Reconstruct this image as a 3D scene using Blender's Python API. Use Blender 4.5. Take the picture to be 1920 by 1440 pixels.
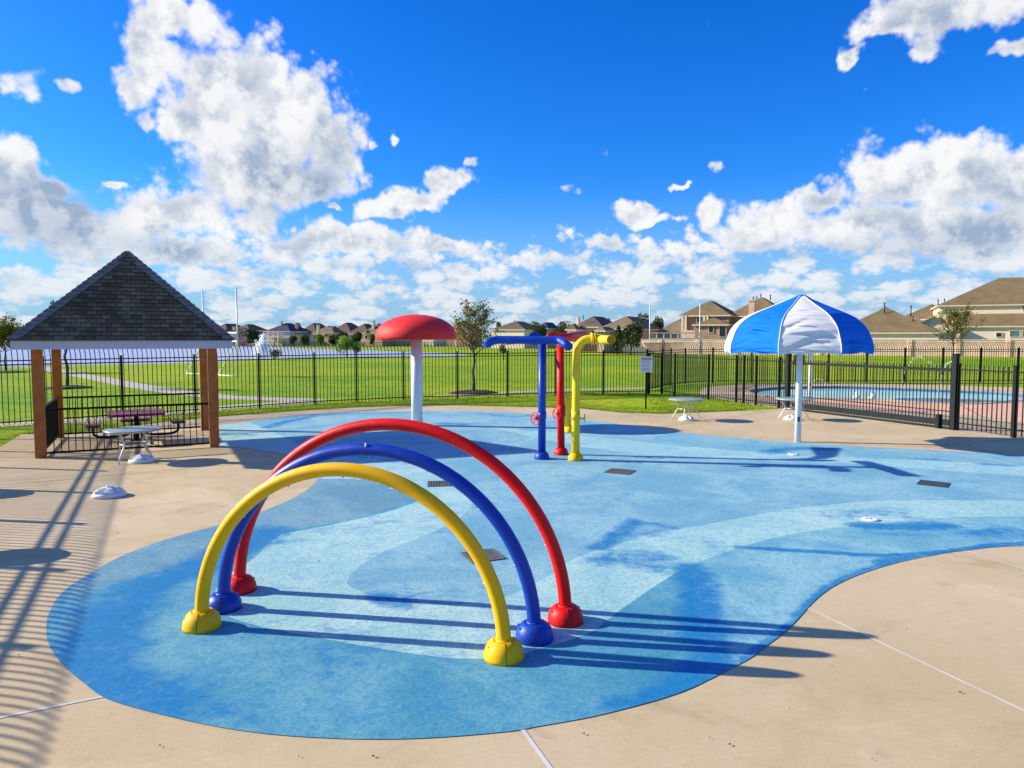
import bpy, bmesh, math, random
import numpy as np
from mathutils import Vector, Matrix, geometry
random.seed(7)
RNG = np.random.default_rng(11)
for o in list(bpy.data.objects): bpy.data.objects.remove(o)
SC = bpy.context.scene
COL = SC.collection
R = math.radians
# ------------------------------------------------------------------ camera
F = 1350.0; CH = 2.8; PITCH = math.atan(87.0/F)
cd = bpy.data.cameras.new("camera"); cam = bpy.data.objects.new("camera", cd); COL.objects.link(cam)
cam.location = (0, 0, CH); cam.rotation_euler = (R(90)-PITCH, 0, 0)
cd.sensor_width = 36; cd.lens = F/1920*36; cd.clip_end = 6000; cd.clip_start = 0.05
SC.camera = cam
SC.render.engine = 'CYCLES'
SC.view_settings.view_transform = 'Standard'; SC.view_settings.look = 'None'
SC.view_settings.exposure = 0.70; SC.view_settings.gamma = 1.0
# ------------------------------------------------------------------ sun
SUN_AZ = R(-8.8); SUN_EL = R(24.5)      # horizontal travel direction of the light, elevation
sdir = Vector((math.cos(SUN_EL)*math.cos(SUN_AZ), math.cos(SUN_EL)*math.sin(SUN_AZ), -math.sin(SUN_EL)))
sl = bpy.data.lights.new("sun", 'SUN'); sl.energy = 5.0; sl.angle = R(0.55); sl.color = (1.0, 0.89, 0.70)
so = bpy.data.objects.new("sun", sl); COL.objects.link(so)
so.rotation_euler = sdir.to_track_quat('-Z', 'Y').to_euler(); so.location = (-60, 20, 40)

def ray(px, py):
    dx = (px-960)/F; dy = (720-py)/F
    return Vector((dx, math.cos(PITCH)+dy*math.sin(PITCH), -math.sin(PITCH)+dy*math.cos(PITCH)))
def G(px, py, z=0.0):
    d = ray(px, py); t = (z-CH)/d.z
    return Vector((d.x*t, d.y*t, z))
def P(px, py, Y):
    d = ray(px, py); t = Y/d.y
    return Vector((d.x*t, Y, CH+d.z*t))
def azel(px, py):
    d = ray(px, py).normalized()
    return math.atan2(d.x, d.y), math.asin(d.z)

# ------------------------------------------------------------------ node helper
class NT:
    def __init__(s, tree): s.t = tree; s.n = tree.nodes; s.l = tree.links
    def new(s, kind, **kw):
        n = s.n.new(kind)
        for k, v in kw.items(): setattr(n, k, v)
        return n
    def set(s, inp, v):
        if isinstance(v, bpy.types.NodeSocket): s.l.new(v, inp)
        elif v is not None: inp.default_value = v
    def math(s, op, a, b=None, c=None, clamp=False):
        n = s.new('ShaderNodeMath', operation=op, use_clamp=clamp)
        for i, v in enumerate((a, b, c)): 
            if v is not None: s.set(n.inputs[i], v)
        return n.outputs[0]
    def vmath(s, op, a, b=None, c=None, scale=None):
        n = s.new('ShaderNodeVectorMath', operation=op)
        for i, v in enumerate((a, b, c)):
            if v is not None: s.set(n.inputs[i], v)
        if scale is not None: s.set(n.inputs['Scale'], scale)
        return n.outputs['Value'] if op in ('LENGTH', 'DOT_PRODUCT') else n.outputs[0]
    def noise(s, vec, scale, detail=3, rough=0.55, lac=2.0, dist=0.0, out='Fac'):
        n = s.new('ShaderNodeTexNoise')
        s.set(n.inputs['Vector'], vec); n.inputs['Scale'].default_value = scale
        n.inputs['Detail'].default_value = detail; n.inputs['Roughness'].default_value = rough
        n.inputs['Lacunarity'].default_value = lac; n.inputs['Distortion'].default_value = dist
        return n.outputs[out]
    def mr(s, v, a, b, c=0.0, d=1.0, smooth=False):
        n = s.new('ShaderNodeMapRange')
        if smooth: n.interpolation_type = 'SMOOTHSTEP'
        s.set(n.inputs['Value'], v)
        for k, x in zip(('From Min', 'From Max', 'To Min', 'To Max'), (a, b, c, d)): s.set(n.inputs[k], x)
        return n.outputs['Result']
    def mix(s, fac, a, b, mode='MIX'):
        n = s.new('ShaderNodeMix', data_type='RGBA', blend_type=mode)
        s.set(n.inputs[0], fac)
        for i, v in ((6, a), (7, b)):
            if isinstance(v, (tuple, list)): v = (*v[:3], 1.0)
            s.set(n.inputs[i], v)
        return n.outputs[2]
    def comb(s, x, y, z=0.0):
        n = s.new('ShaderNodeCombineXYZ')
        for i, v in enumerate((x, y, z)): s.set(n.inputs[i], v)
        return n.outputs[0]
    def sep(s, v):
        n = s.new('ShaderNodeSeparateXYZ'); s.set(n.inputs[0], v); return n.outputs

# ------------------------------------------------------------------ world
def build_world():
    w = bpy.data.worlds.new("World"); SC.world = w; w.use_nodes = True
    w.node_tree.nodes.clear(); N = NT(w.node_tree)
    out = N.new('ShaderNodeOutputWorld'); bg = N.new('ShaderNodeBackground')
    N.l.new(bg.outputs[0], out.inputs[0]); bg.inputs['Strength'].default_value = 0.072
    sky = N.new('ShaderNodeTexSky', sky_type='NISHITA'); sky.sun_disc = False
    sky.sun_elevation = SUN_EL
    sky.sun_rotation = SKYROT; sky.altitude = 50
    sky.air_density = 1.0; sky.dust_density = 0.6; sky.ozone_density = 2.4
    tc = N.new('ShaderNodeTexCoord').outputs['Generated']
    x, y, z = N.sep(tc)
    az = N.math('ARCTAN2', x, y); el = N.math('ARCSINE', z)
    ae = N.comb(az, el, 0.0)
    elc = N.math('MAXIMUM', el, 0.0)
    wn = N.noise(ae, 11.0, 4, 0.6, out='Color')
    wn = N.vmath('MULTIPLY', N.vmath('SUBTRACT', wn, (0.5, 0.5, 0.5)), (0.085, 0.075, 0.0))
    aw = N.vmath('ADD', ae, wn)
    # blobs
    acc = None
    for b in BLOBS:
        a, e = azel(b[0], b[1]); ra = b[2]/F; re = b[3]/F; wt = b[4] if len(b) > 4 else 1.0
        v = N.vmath('MULTIPLY_ADD', aw, (1/ra, 1/re, 0), (-a/ra, -e/re, 0))
        l = N.vmath('LENGTH', v)
        m = N.mr(l, 0.0, 1.9, wt, 0.0, smooth=True)
        acc = m if acc is None else N.math('SMOOTH_MAX', acc, m, 0.25)
    lg = N.math('LOGARITHM', N.math('ADD', elc, 0.07), math.e)
    pv = N.comb(N.math('MULTIPLY', az, 1.0), N.math('MULTIPLY', lg, 0.45), 0.3)
    pv2 = N.comb(az, N.math('MULTIPLY', lg, 0.24), 4.3)
    ph = N.comb(N.math('MULTIPLY', az, 1.0), N.math('MULTIPLY', lg, 0.26), 7.7)
    def dens(off):
        off3 = (off[0], 0, off[1]) if off else (0, 0, 0)
        p1 = N.vmath('ADD', ae, (off[0], off[1], 0)) if off else ae
        n1 = N.noise(p1, 12.0, 9, 0.56, 2.1, 0.12)
        def billow(v, sc):
            vo = N.new('ShaderNodeTexVoronoi', feature='F1', voronoi_dimensions='2D', normalize=False); N.set(vo.inputs['Vector'], v)
            vo.inputs['Scale'].default_value = sc; vo.inputs['Detail'].default_value = 3.0; vo.inputs['Roughness'].default_value = 0.55
            vo.inputs['Lacunarity'].default_value = 2.2
            return N.mr(vo.outputs['Distance'], 0.15, 1.25, 0.86, 0.14)
        n1 = N.math('MULTIPLY_ADD', n1, 0.50, N.math('MULTIPLY', billow(p1, 17.0), 0.50))
        p2 = N.vmath('ADD', ph, (off[0], off[1], 0)) if off else ph
        n2 = N.noise(p2, 11.0, 8, 0.6, 2.1, 0.2)
        n2 = N.math('MULTIPLY_ADD', n2, 0.55, N.math('MULTIPLY', billow(p2, 19.0), 0.45))
        # horizon bank cover, fades in below el 0.2
        cov = N.mr(el, 0.19, 0.10, 0.0, 1.0, smooth=True)
        d1 = N.math('ADD', N.math('MULTIPLY', N.math('SUBTRACT', n1, 0.5), 1.5), N.math('ADD', N.math('SUBTRACT', acc, 0.38), N.math('MINIMUM', 0.0, N.math('MULTIPLY', N.math('SUBTRACT', acc, 0.25), 3.0))))
        d2 = N.math('ADD', N.math('MULTIPLY', N.math('SUBTRACT', n2, 0.5), 2.2), N.math('MULTIPLY_ADD', cov, 0.84, -0.62))
        # broken cloud added out of view (sides, overhead, behind) to whiten the ambient light
        away = N.math('MAXIMUM', N.mr(N.math('ABSOLUTE', az), 0.72, 1.0, -1.0, -0.08), N.mr(el, 0.55, 0.8, -1.0, -0.08))
        n3 = N.noise(N.vmath('ADD', tc, off3), 3.2, 6, 0.6, 2.1, 0.1)
        d3 = N.math('ADD', N.math('MULTIPLY', N.math('SUBTRACT', n3, 0.5), 1.8), away)
        return N.math('MAXIMUM', N.math('MAXIMUM', d1, d2), d3), n1, n2
    d0, n1, n2 = dens(None)
    dl, _, _ = dens((-0.010, 0.012)); dL, _, _ = dens((-0.050, 0.058))
    alpha = N.mr(N.math('ADD', N.math('ADD', d0, 0.0), N.math('MULTIPLY', N.math('SUBTRACT', N.noise(ae, 40.0, 4, 0.6), 0.5), 0.16)), -0.10, 0.26, 0.0, 1.0, smooth=True)
    # lit side / shaded side
    lit = N.mr(N.math('SUBTRACT', d0, dl), -0.20, 0.12, 0.0, 1.0, smooth=True)
    litL = N.mr(N.math('SUBTRACT', d0, dL), -0.34, 0.22, 0.0, 1.0, smooth=True)
    lit = N.math('MULTIPLY_ADD', lit, 0.15, N.math('MULTIPLY', litL, 0.85))
    thick = N.mr(d0, 0.08, 0.50, 0.0, 1.0, smooth=True)
    gacc = None
    for b in GREYS:
        a, e = azel(b[0], b[1]); ra = b[2]/F; re = b[3]/F
        v = N.vmath('MULTIPLY_ADD', ae, (1/ra, 1/re, 0), (-a/ra, -e/re, 0))
        m = N.mr(N.vmath('LENGTH', v), 0.2, 1.6, b[4], 0.0, smooth=True)
        gacc = m if gacc is None else N.math('MAXIMUM', gacc, m)
    gn = N.noise(ae, 9.0, 4, 0.5)
    g1 = N.math('MULTIPLY', gacc, N.mr(gn, 0.3, 0.62, 0.75, 1.05))
    sh = N.math('SUBTRACT', 1.0, lit)
    sh = N.math('MULTIPLY', sh, N.math('MULTIPLY_ADD', thick, 0.85, 0.42))
    sh = N.math('ADD', N.math('MULTIPLY', sh, 0.75), N.math('MULTIPLY', g1, 0.8), clamp=True)
    cl = N.mix(sh, (8.3, 8.3, 8.3), (2.9, 3.75, 5.0))
    awf = N.math('MAXIMUM', N.mr(N.math('ABSOLUTE', az), 0.72, 1.0, 0.0, 0.65), N.mr(el, 0.55, 0.8, 0.0, 0.65))  # added out-of-view cloud is greyed to keep cast shadows dark
    cl = N.mix(awf, cl, (2.4, 2.7, 3.2))
    low = N.mr(el, 0.0, 0.16, 1.0, 0.0, smooth=True)
    cl = N.mix(N.math('MULTIPLY', low, 0.34), cl, (3.9, 5.3, 6.8))
    hs = N.new('ShaderNodeHueSaturation'); N.set(hs.inputs['Color'], sky.outputs[0])
    hs.inputs['Saturation'].default_value = 1.45; hs.inputs['Value'].default_value = 1.0
    tint = N.mix(1.0, hs.outputs[0], (0.40, 1.07, 1.90), 'MULTIPLY')
    hz = N.mr(el, -0.02, 0.22, 1.0, 0.0, smooth=True)
    tint = N.mix(N.math('MULTIPLY', hz, 0.92), tint, (3.0, 4.75, 6.8))
    alpha2 = N.math('MULTIPLY', alpha, N.mr(low, 0.0, 1.0, 0.98, 0.85))
    col = N.mix(alpha2, tint, cl)
    N.l.new(col, bg.inputs['Color'])
    try: w.cycles.sampling_method = 'MANUAL'; w.cycles.sample_map_resolution = 512
    except Exception: pass
SKYROT = R(278.5)
BLOBS = [
 (430,150,115,90),(300,100,60,60,.8),(360,60,40,40,.7),(540,235,120,95),(470,320,140,80),(620,270,60,55),(350,220,50,45),(390,120,50,55,.9),(600,330,70,40),
 (268,50,46,60,.85),(255,140,46,50,.85),(325,15,48,35,.9),(272,215,16,22,.85),(330,110,40,50,.7),(370,5,25,14,.8),
 (345,385,90,42),(285,415,65,32),
 (30,150,40,26,.85),(112,158,20,15,.8),
 (15,330,60,50),(70,400,110,60),(180,440,80,50),(100,360,45,25),
 (215,345,26,8,.8),
 (725,390,42,25),(780,370,60,24),(850,335,40,24),(888,304,16,16,.85),(640,388,22,8,.8),(740,255,12,12,.7),(690,258,14,14,.8),
 (470,420,55,25),(560,455,100,35),(690,460,110,30),(830,470,80,22),(330,470,110,25),(520,400,30,15,.7),
 (1190,392,52,22),(1235,412,45,11,.9),(1340,325,16,20,.8),(1278,352,20,6,.8),
 (1480,410,80,42),(1545,355,50,30),(1690,330,85,55),(1770,300,60,35),(1840,330,100,55),(1900,350,80,60),(1640,420,170,50),(1820,430,160,50),(1400,450,80,36),(1320,410,28,28,.85),
 (1740,30,100,38),(1670,60,50,22),(1830,5,120,40),(1598,108,16,14,.85),(1730,95,30,22,.8),(1892,100,38,14,.9),
 (1130,460,50,24,.9),(1060,490,80,24,.85),(960,492,60,18,.8),(1215,470,40,20,.8),
 (1620,178,10,6,.6),(1065,350,26,8,.55),
]
GREYS = [(60,380,70,50,.6),(230,455,60,20,.5),(1700,440,60,20,.4),(600,375,50,25,.35),(560,340,100,60,.42),(500,395,80,25,.5),(640,250,50,50,.25),(90,420,90,50,.85),(150,390,60,30,.7),(330,470,70,18,.6),
 (1760,455,150,26,.6),(1560,470,110,18,.5),(1880,440,80,30,.5),(1800,60,120,26,.28),(740,500,130,12,.4),(430,200,60,40,.12)]
build_world()
# ------------------------------------------------------------------ mesh builder
class MB:
    def __init__(s): s.v=[]; s.f=[]; s.m=[]; s.s=[]
    def add(s, vs, fs, mat=0, smooth=False):
        o=len(s.v); s.v.extend([tuple(v) for v in vs])
        for f in fs: s.f.append([i+o for i in f]); s.m.append(mat); s.s.append(smooth)
        return s
    def box(s, c, size, rz=0.0, mat=0):
        cx,cy,cz=c; x,y,z=size[0]/2,size[1]/2,size[2]/2; ca,sa=math.cos(rz),math.sin(rz); vs=[]
        for dz in (-z,z):
            for dx,dy in ((-x,-y),(x,-y),(x,y),(-x,y)):
                vs.append((cx+dx*ca-dy*sa, cy+dx*sa+dy*ca, cz+dz))
        return s.add(vs,[(3,2,1,0),(4,5,6,7),(0,1,5,4),(1,2,6,5),(2,3,7,6),(3,0,4,7)],mat)
    def beam(s, p, q, w, h=None, mat=0, up=(0,0,1)):
        p=Vector(p); q=Vector(q); h=w if h is None else h
        d=(q-p).normalized(); u=Vector(up)
        if abs(d.dot(u))>0.97: u=Vector((0,1,0))
        a=d.cross(u).normalized()*w/2; b=a.cross(d).normalized()*h/2
        vs=[p-a-b,p+a-b,p+a+b,p-a+b,q-a-b,q+a-b,q+a+b,q-a+b]
        return s.add(vs,[(0,1,2,3),(7,6,5,4),(0,4,5,1),(1,5,6,2),(2,6,7,3),(3,7,4,0)],mat)
    def tube(s, pts, r, n=10, cap=True, mat=0, smooth=True, closed=False):
        pts=[Vector(p) for p in pts]; N_=len(pts)
        rs=r if isinstance(r,(list,tuple)) else [r]*N_
        ts=[]
        for i in range(N_):
            if closed: t=pts[(i+1)%N_]-pts[i-1]
            else: t=pts[min(i+1,N_-1)]-pts[max(i-1,0)]
            ts.append(t.normalized())
        u=Vector((0,0,1)) if abs(ts[0].z)<0.9 else Vector((1,0,0))
        a=ts[0].cross(u).normalized(); vs=[]
        for i in range(N_):
            a=(a-ts[i]*a.dot(ts[i])).normalized(); b=ts[i].cross(a)
            for k in range(n):
                an=2*math.pi*k/n
                vs.append(pts[i]+(a*math.cos(an)+b*math.sin(an))*rs[i])
        fs=[]
        for i in range(N_ if closed else N_-1):
            j=(i+1)%N_
            for k in range(n):
                k2=(k+1)%n
                fs.append((i*n+k,i*n+k2,j*n+k2,j*n+k))
        s.add(vs,fs,mat,smooth)
        if cap and not closed:
            o=len(s.v)-len(vs)
            s.f.append([o+k for k in reversed(range(n))]); s.m.append(mat); s.s.append(False)
            s.f.append([o+(N_-1)*n+k for k in range(n)]); s.m.append(mat); s.s.append(False)
        return s
    def lathe(s, prof, c=(0,0,0), n=32, mat=0, smooth=True, sx=1.0, sy=1.0):
        vs=[]; 
        for r_,z_ in prof:
            for k in range(n):
                a=2*math.pi*k/n; vs.append((c[0]+r_*math.cos(a)*sx,c[1]+r_*math.sin(a)*sy,c[2]+z_))
        fs=[]
        for i in range(len(prof)-1):
            for k in range(n):
                k2=(k+1)%n; fs.append((i*n+k,i*n+k2,(i+1)*n+k2,(i+1)*n+k))
        s.add(vs,fs,mat,smooth)
        o=len(s.v)-len(vs)
        if prof[0][0]>1e-4: s.f.append([o+k for k in reversed(range(n))]); s.m.append(mat); s.s.append(False)
        if prof[-1][0]>1e-4: s.f.append([o+(len(prof)-1)*n+k for k in range(n)]); s.m.append(mat); s.s.append(False)
        return s
    def prism(s, poly, z0, z1, mat=0):
        n=len(poly); vs=[(p[0],p[1],z0) for p in poly]+[(p[0],p[1],z1) for p in poly]
        tri=geometry.tessellate_polygon([[Vector((p[0],p[1],0)) for p in poly]])
        fs=[]
        for t in tri:
            a,b,c=[Vector((poly[i][0],poly[i][1],0)) for i in t]
            if (b-a).cross(c-a).z<0: t=(t[0],t[2],t[1])
            fs.append(tuple(i+n for i in t)); fs.append((t[2],t[1],t[0]))
        area=sum(poly[i][0]*poly[(i+1)%n][1]-poly[(i+1)%n][0]*poly[i][1] for i in range(n))
        for i in range(n):
            j=(i+1)%n; fs.append((i,j,j+n,i+n) if area>0 else (j,i,i+n,j+n))
        return s.add(vs,fs,mat)
    def mesh(s, name, mats, origin=None):
        me=bpy.data.meshes.new(name)
        v=np.array(s.v,dtype=float).reshape(-1,3)
        if origin is not None: v=v-np.array(origin)
        me.from_pydata(v.tolist(),[],s.f)
        for m in (mats if isinstance(mats,(list,tuple)) else [mats]): me.materials.append(m)
        me.polygons.foreach_set('material_index',s.m); me.polygons.foreach_set('use_smooth',s.s); me.update()
        return me
def empty(name, loc=(0,0,0), rz=0.0):
    o=bpy.data.objects.new(name,None); COL.objects.link(o); o.location=loc; o.rotation_euler=(0,0,rz); o.empty_display_size=0.2
    return o
def tag(o, label, cat, group=None):
    o['label']=label; o['category']=cat
    if group: o['group']=group
    return o
def part(name, mb, mats, parent, world=False, label=None):
    """mesh child; world=True when the builder holds world coordinates and the parent is unrotated"""
    org=None
    if world:
        org=Vector(parent.location)
        if parent.parent: org=org+Vector(parent.parent.location)
    me=mb.mesh(name,mats,org)
    o=bpy.data.objects.new(name,me); COL.objects.link(o); o.parent=parent
    if label: o['label']=label
    return o
def solo(name, mb, mats, label, cat, loc=(0,0,0), rz=0.0, world=False, group=None):
    me=mb.mesh(name,mats,loc if world else None)
    o=bpy.data.objects.new(name,me); COL.objects.link(o); o.location=loc; o.rotation_euler=(0,0,rz)
    return tag(o,label,cat,group)
def structure(name, mb, mats, kind='structure'):
    o=bpy.data.objects.new(name,mb.mesh(name,mats)); COL.objects.link(o); o['kind']=kind
    return o
def dup(root, loc, rz, label, group=None, scale=None):
    def cp(o,p):
        c=o.copy(); COL.objects.link(c)
        if p: c.parent=p
        for ch in [x for x in bpy.data.objects if x.parent==o and x not in made]: cp_list.append((ch,c))
        return c
    made=set(); cp_list=[]
    r=cp(root,None); made.add(r)
    while cp_list:
        ch,p=cp_list.pop(0); made.add(cp(ch,p))
    r.location=loc; r.rotation_euler=(0,0,rz); r['label']=label
    if group: r['group']=group
    if scale: r.scale=scale
    return r
# ------------------------------------------------------------------ materials
def base_mat(name):
    m=bpy.data.materials.new(name); m.use_nodes=True; N=NT(m.node_tree)
    b=m.node_tree.nodes['Principled BSDF']
    return m,N,b
def mat(name, color, rough=0.6, metal=0.0, spec=0.5, var=0.12, vscale=3.0, bump=0.0, bscale=40.0, coat=0.0, var2=0.0, v2scale=30.0, objrand=0.0, trans=0.0, scuff=0.0):
    m,N,b=base_mat(name)
    tc=N.new('ShaderNodeTexCoord').outputs['Object']
    f=N.mr(N.noise(tc,vscale,4,0.6),0.3,0.7,1-var,1+var)
    if var2: f=N.math('MULTIPLY',f,N.mr(N.noise(tc,v2scale,3,0.6),0.3,0.7,1-var2,1+var2))
    if objrand:
        oi=N.new('ShaderNodeObjectInfo').outputs['Random']; f=N.math('MULTIPLY',f,N.mr(oi,0,1,1-objrand,1+objrand))
    c=N.vmath('SCALE',(color[0],color[1],color[2]),scale=f)
    if scuff:
        s1=N.noise(N.vmath('MULTIPLY',tc,(1,1,.35)),7.0,6,0.7,dist=0.4); s2=N.noise(tc,2.2,4,0.6); s3=N.noise(N.vmath('ADD',tc,(9,2,5)),30,3,0.7)
        k=N.math('MULTIPLY',N.mr(s1,0.55,0.72,smooth=True),N.mr(s2,0.42,0.62,0.15,1.0))
        lightc=tuple(min(1,x*0.75+0.14) for x in color); c=N.mix(N.math('MULTIPLY',k,scuff),c,lightc)
        c=N.mix(N.math('MULTIPLY',N.mr(s3,0.70,0.76),scuff*0.9),c,tuple(x*0.35+.02 for x in color))
    N.l.new(c,b.inputs['Base Color'])
    b.inputs['Roughness'].default_value=rough; b.inputs['Metallic'].default_value=metal
    b.inputs['Specular IOR Level'].default_value=spec; b.inputs['Coat Weight'].default_value=coat; b.inputs['Coat Roughness'].default_value=0.15
    if rough<0.6:
        N.l.new(N.mr(N.noise(tc,vscale*2.3,4,0.6),0.3,0.7,max(rough-0.08,0.02),rough+0.1),b.inputs['Roughness'])
    if bump:
        bn=N.new('ShaderNodeBump'); bn.inputs['Strength'].default_value=bump; bn.inputs['Distance'].default_value=0.01
        N.l.new(N.noise(tc,bscale,4,0.6),bn.inputs['Height']); N.l.new(bn.outputs[0],b.inputs['Normal'])
    return m
M={}
M['yellow']=mat('yellow_paint',(0.92,0.50,0.0),0.5,scuff=.5,var=0.05,spec=0.3,bump=0.06,bscale=60,var2=0.03)
M['yellow2']=mat('yellow_plastic',(0.92,0.60,0.0),0.5,scuff=.5,var=0.06,bump=0.05,var2=0.03)
M['blue']=mat('blue_paint',(0.0,0.045,0.40),0.42,scuff=.35,spec=0.4,var=0.08,bump=0.06,bscale=60,var2=0.04)
M['red']=mat('red_paint',(0.80,0.004,0.004),0.45,scuff=.35,spec=0.3,var=0.06,bump=0.06,bscale=60,var2=0.03)
M['red_cap']=mat('faded_red_fibreglass',(0.90,0.035,0.030),0.6,scuff=.5,spec=0.3,var=0.12,vscale=1.2,bump=0.05,var2=0.03)
M['white']=mat('white_paint',(0.78,0.80,0.82),0.4,scuff=.25,var=0.04,vscale=2,var2=0.03)
M['white_dirty']=mat('white_plastic',(0.76,0.77,0.76),0.5,var=0.08,vscale=6,bump=0.1)
M['black']=mat('black_iron',(0.006,0.007,0.007),0.6,spec=0.2,var=0.2)
M['darkgreen']=mat('dark_green_iron',(0.008,0.015,0.015),0.65,spec=0.2,var=0.2)
M['wood']=mat('stained_wood',(0.44,0.135,0.022),0.6,var=0.25,vscale=2.5,bump=0.3,bscale=25,var2=0.12,v2scale=18)
M['maroon']=mat('maroon_coating',(0.20,0.008,0.035),0.4,var=0.1,bump=0.1)
M['steel']=mat('galvanised_steel',(0.55,0.55,0.53),0.35,metal=0.6,var=0.1)
M['table']=mat('frosted_table_top',(0.32,0.40,0.40),0.3,var=0.06,vscale=5,coat=0.3)
M['fascia']=mat('white_fascia',(0.55,0.57,0.66),0.6,var=0.06)
M['mulch']=mat('dark_mulch',(0.030,0.022,0.020),0.95,var=0.4,vscale=20,bump=0.8,bscale=50)
M['bark']=mat('grey_bark',(0.10,0.075,0.05),0.9,var=0.3,vscale=12,bump=0.5)
M['joint']=mat('joint_sealant',(0.62,0.60,0.57),0.8,var=0.12,vscale=3)
M['joint_dark']=mat('dark_joint',(0.16,0.13,0.10),0.9,var=0.3)
M['path']=mat('sidewalk_concrete',(0.48,0.43,0.34),0.9,var=0.12,vscale=0.8,bump=0.2)
M['roofdark']=mat('shingle_underlay',(0.02,0.02,0.022),0.9)
M['grate']=mat('weathered_grate',(0.15,0.145,0.125),0.6,var=0.25,vscale=20)
M['grate_hole']=mat('grate_dark',(0.015,0.017,0.016),0.8)
M['brick_wall']=None
def foliage(name,c1,c2,trans=0.25):
    m,N,b=base_mat(name)
    g=N.new('ShaderNodeNewGeometry').outputs['Random Per Island']
    tc=N.new('ShaderNodeTexCoord').outputs['Object']
    n=N.noise(tc,0.9,3,0.6)
    f=N.math('ADD',N.math('MULTIPLY',g,0.6),N.mr(n,0.3,0.7,0,0.4))
    N.l.new(N.mix(f,c1,c2),b.inputs['Base Color']); b.inputs['Roughness'].default_value=0.6; b.inputs['Specular IOR Level'].default_value=0.3
    tr=N.new('ShaderNodeBsdfTranslucent'); N.l.new(N.mix(f,c1,c2),tr.inputs['Color'])
    mx=N.new('ShaderNodeMixShader'); mx.inputs[0].default_value=trans
    N.l.new(b.outputs[0],mx.inputs[1]); N.l.new(tr.outputs[0],mx.inputs[2])
    N.l.new(mx.outputs[0],m.node_tree.nodes['Material Output'].inputs[0]); return m
M['leaf_dark']=foliage('dark_oak_leaves',(0.030,0.048,0.016),(0.085,0.11,0.035))
M['leaf_mid']=foliage('green_leaves',(0.045,0.085,0.014),(0.12,0.17,0.03))
M['leaf_bright']=foliage('bright_willow_leaves',(0.12,0.24,0.02),(0.26,0.42,0.05),0.4)
M['leaf_olive']=foliage('olive_leaves',(0.09,0.095,0.012),(0.30,0.27,0.035),0.35)
M['grass_blade']=foliage('grass_blades',(0.11,0.20,0.006),(0.34,0.42,0.02),0.35)
def lawn_mat():
    m,N,b=base_mat('mown_lawn')
    tc=N.new('ShaderNodeTexCoord').outputs['Object']
    big=N.noise(tc,0.045,4,0.6); mid=N.noise(tc,0.35,4,0.65); fine=N.noise(tc,9.0,4,0.75)
    st=N.noise(N.vmath('MULTIPLY',tc,(0.05,0.5,1)),1.2,4,0.6)
    c=N.mix(N.mr(big,0.38,0.62,smooth=True),(0.19,0.39,0.003),(0.39,0.49,0.004))
    c=N.mix(N.math('MULTIPLY',N.mr(mid,0.42,0.68,smooth=True),0.6),c,(0.42,0.45,0.03))
    c=N.mix(N.math('MULTIPLY',N.mr(st,0.5,0.68,smooth=True),0.55),c,(0.10,0.27,0.003))
    c=N.mix(1.0,c,N.mix(N.mr(fine,0.3,0.7),(0.55,0.55,0.5),(1.35,1.35,1.25)),'MULTIPLY')
    cl_=N.noise(tc,1.6,6,0.75)
    c=N.mix(1.0,c,N.mix(N.mr(cl_,0.35,0.65,smooth=True),(0.68,0.74,0.7),(1.18,1.14,1.1)),'MULTIPLY')
    N.l.new(c,b.inputs['Base Color']); b.inputs['Roughness'].default_value=0.9; b.inputs['Specular IOR Level'].default_value=0.15
    bn=N.new('ShaderNodeBump'); bn.inputs['Strength'].default_value=0.9; bn.inputs['Distance'].default_value=0.05
    N.l.new(N.noise(tc,14.0,4,0.8),bn.inputs['Height']); N.l.new(bn.outputs[0],b.inputs['Normal']); return m
M['lawn']=lawn_mat()
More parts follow.
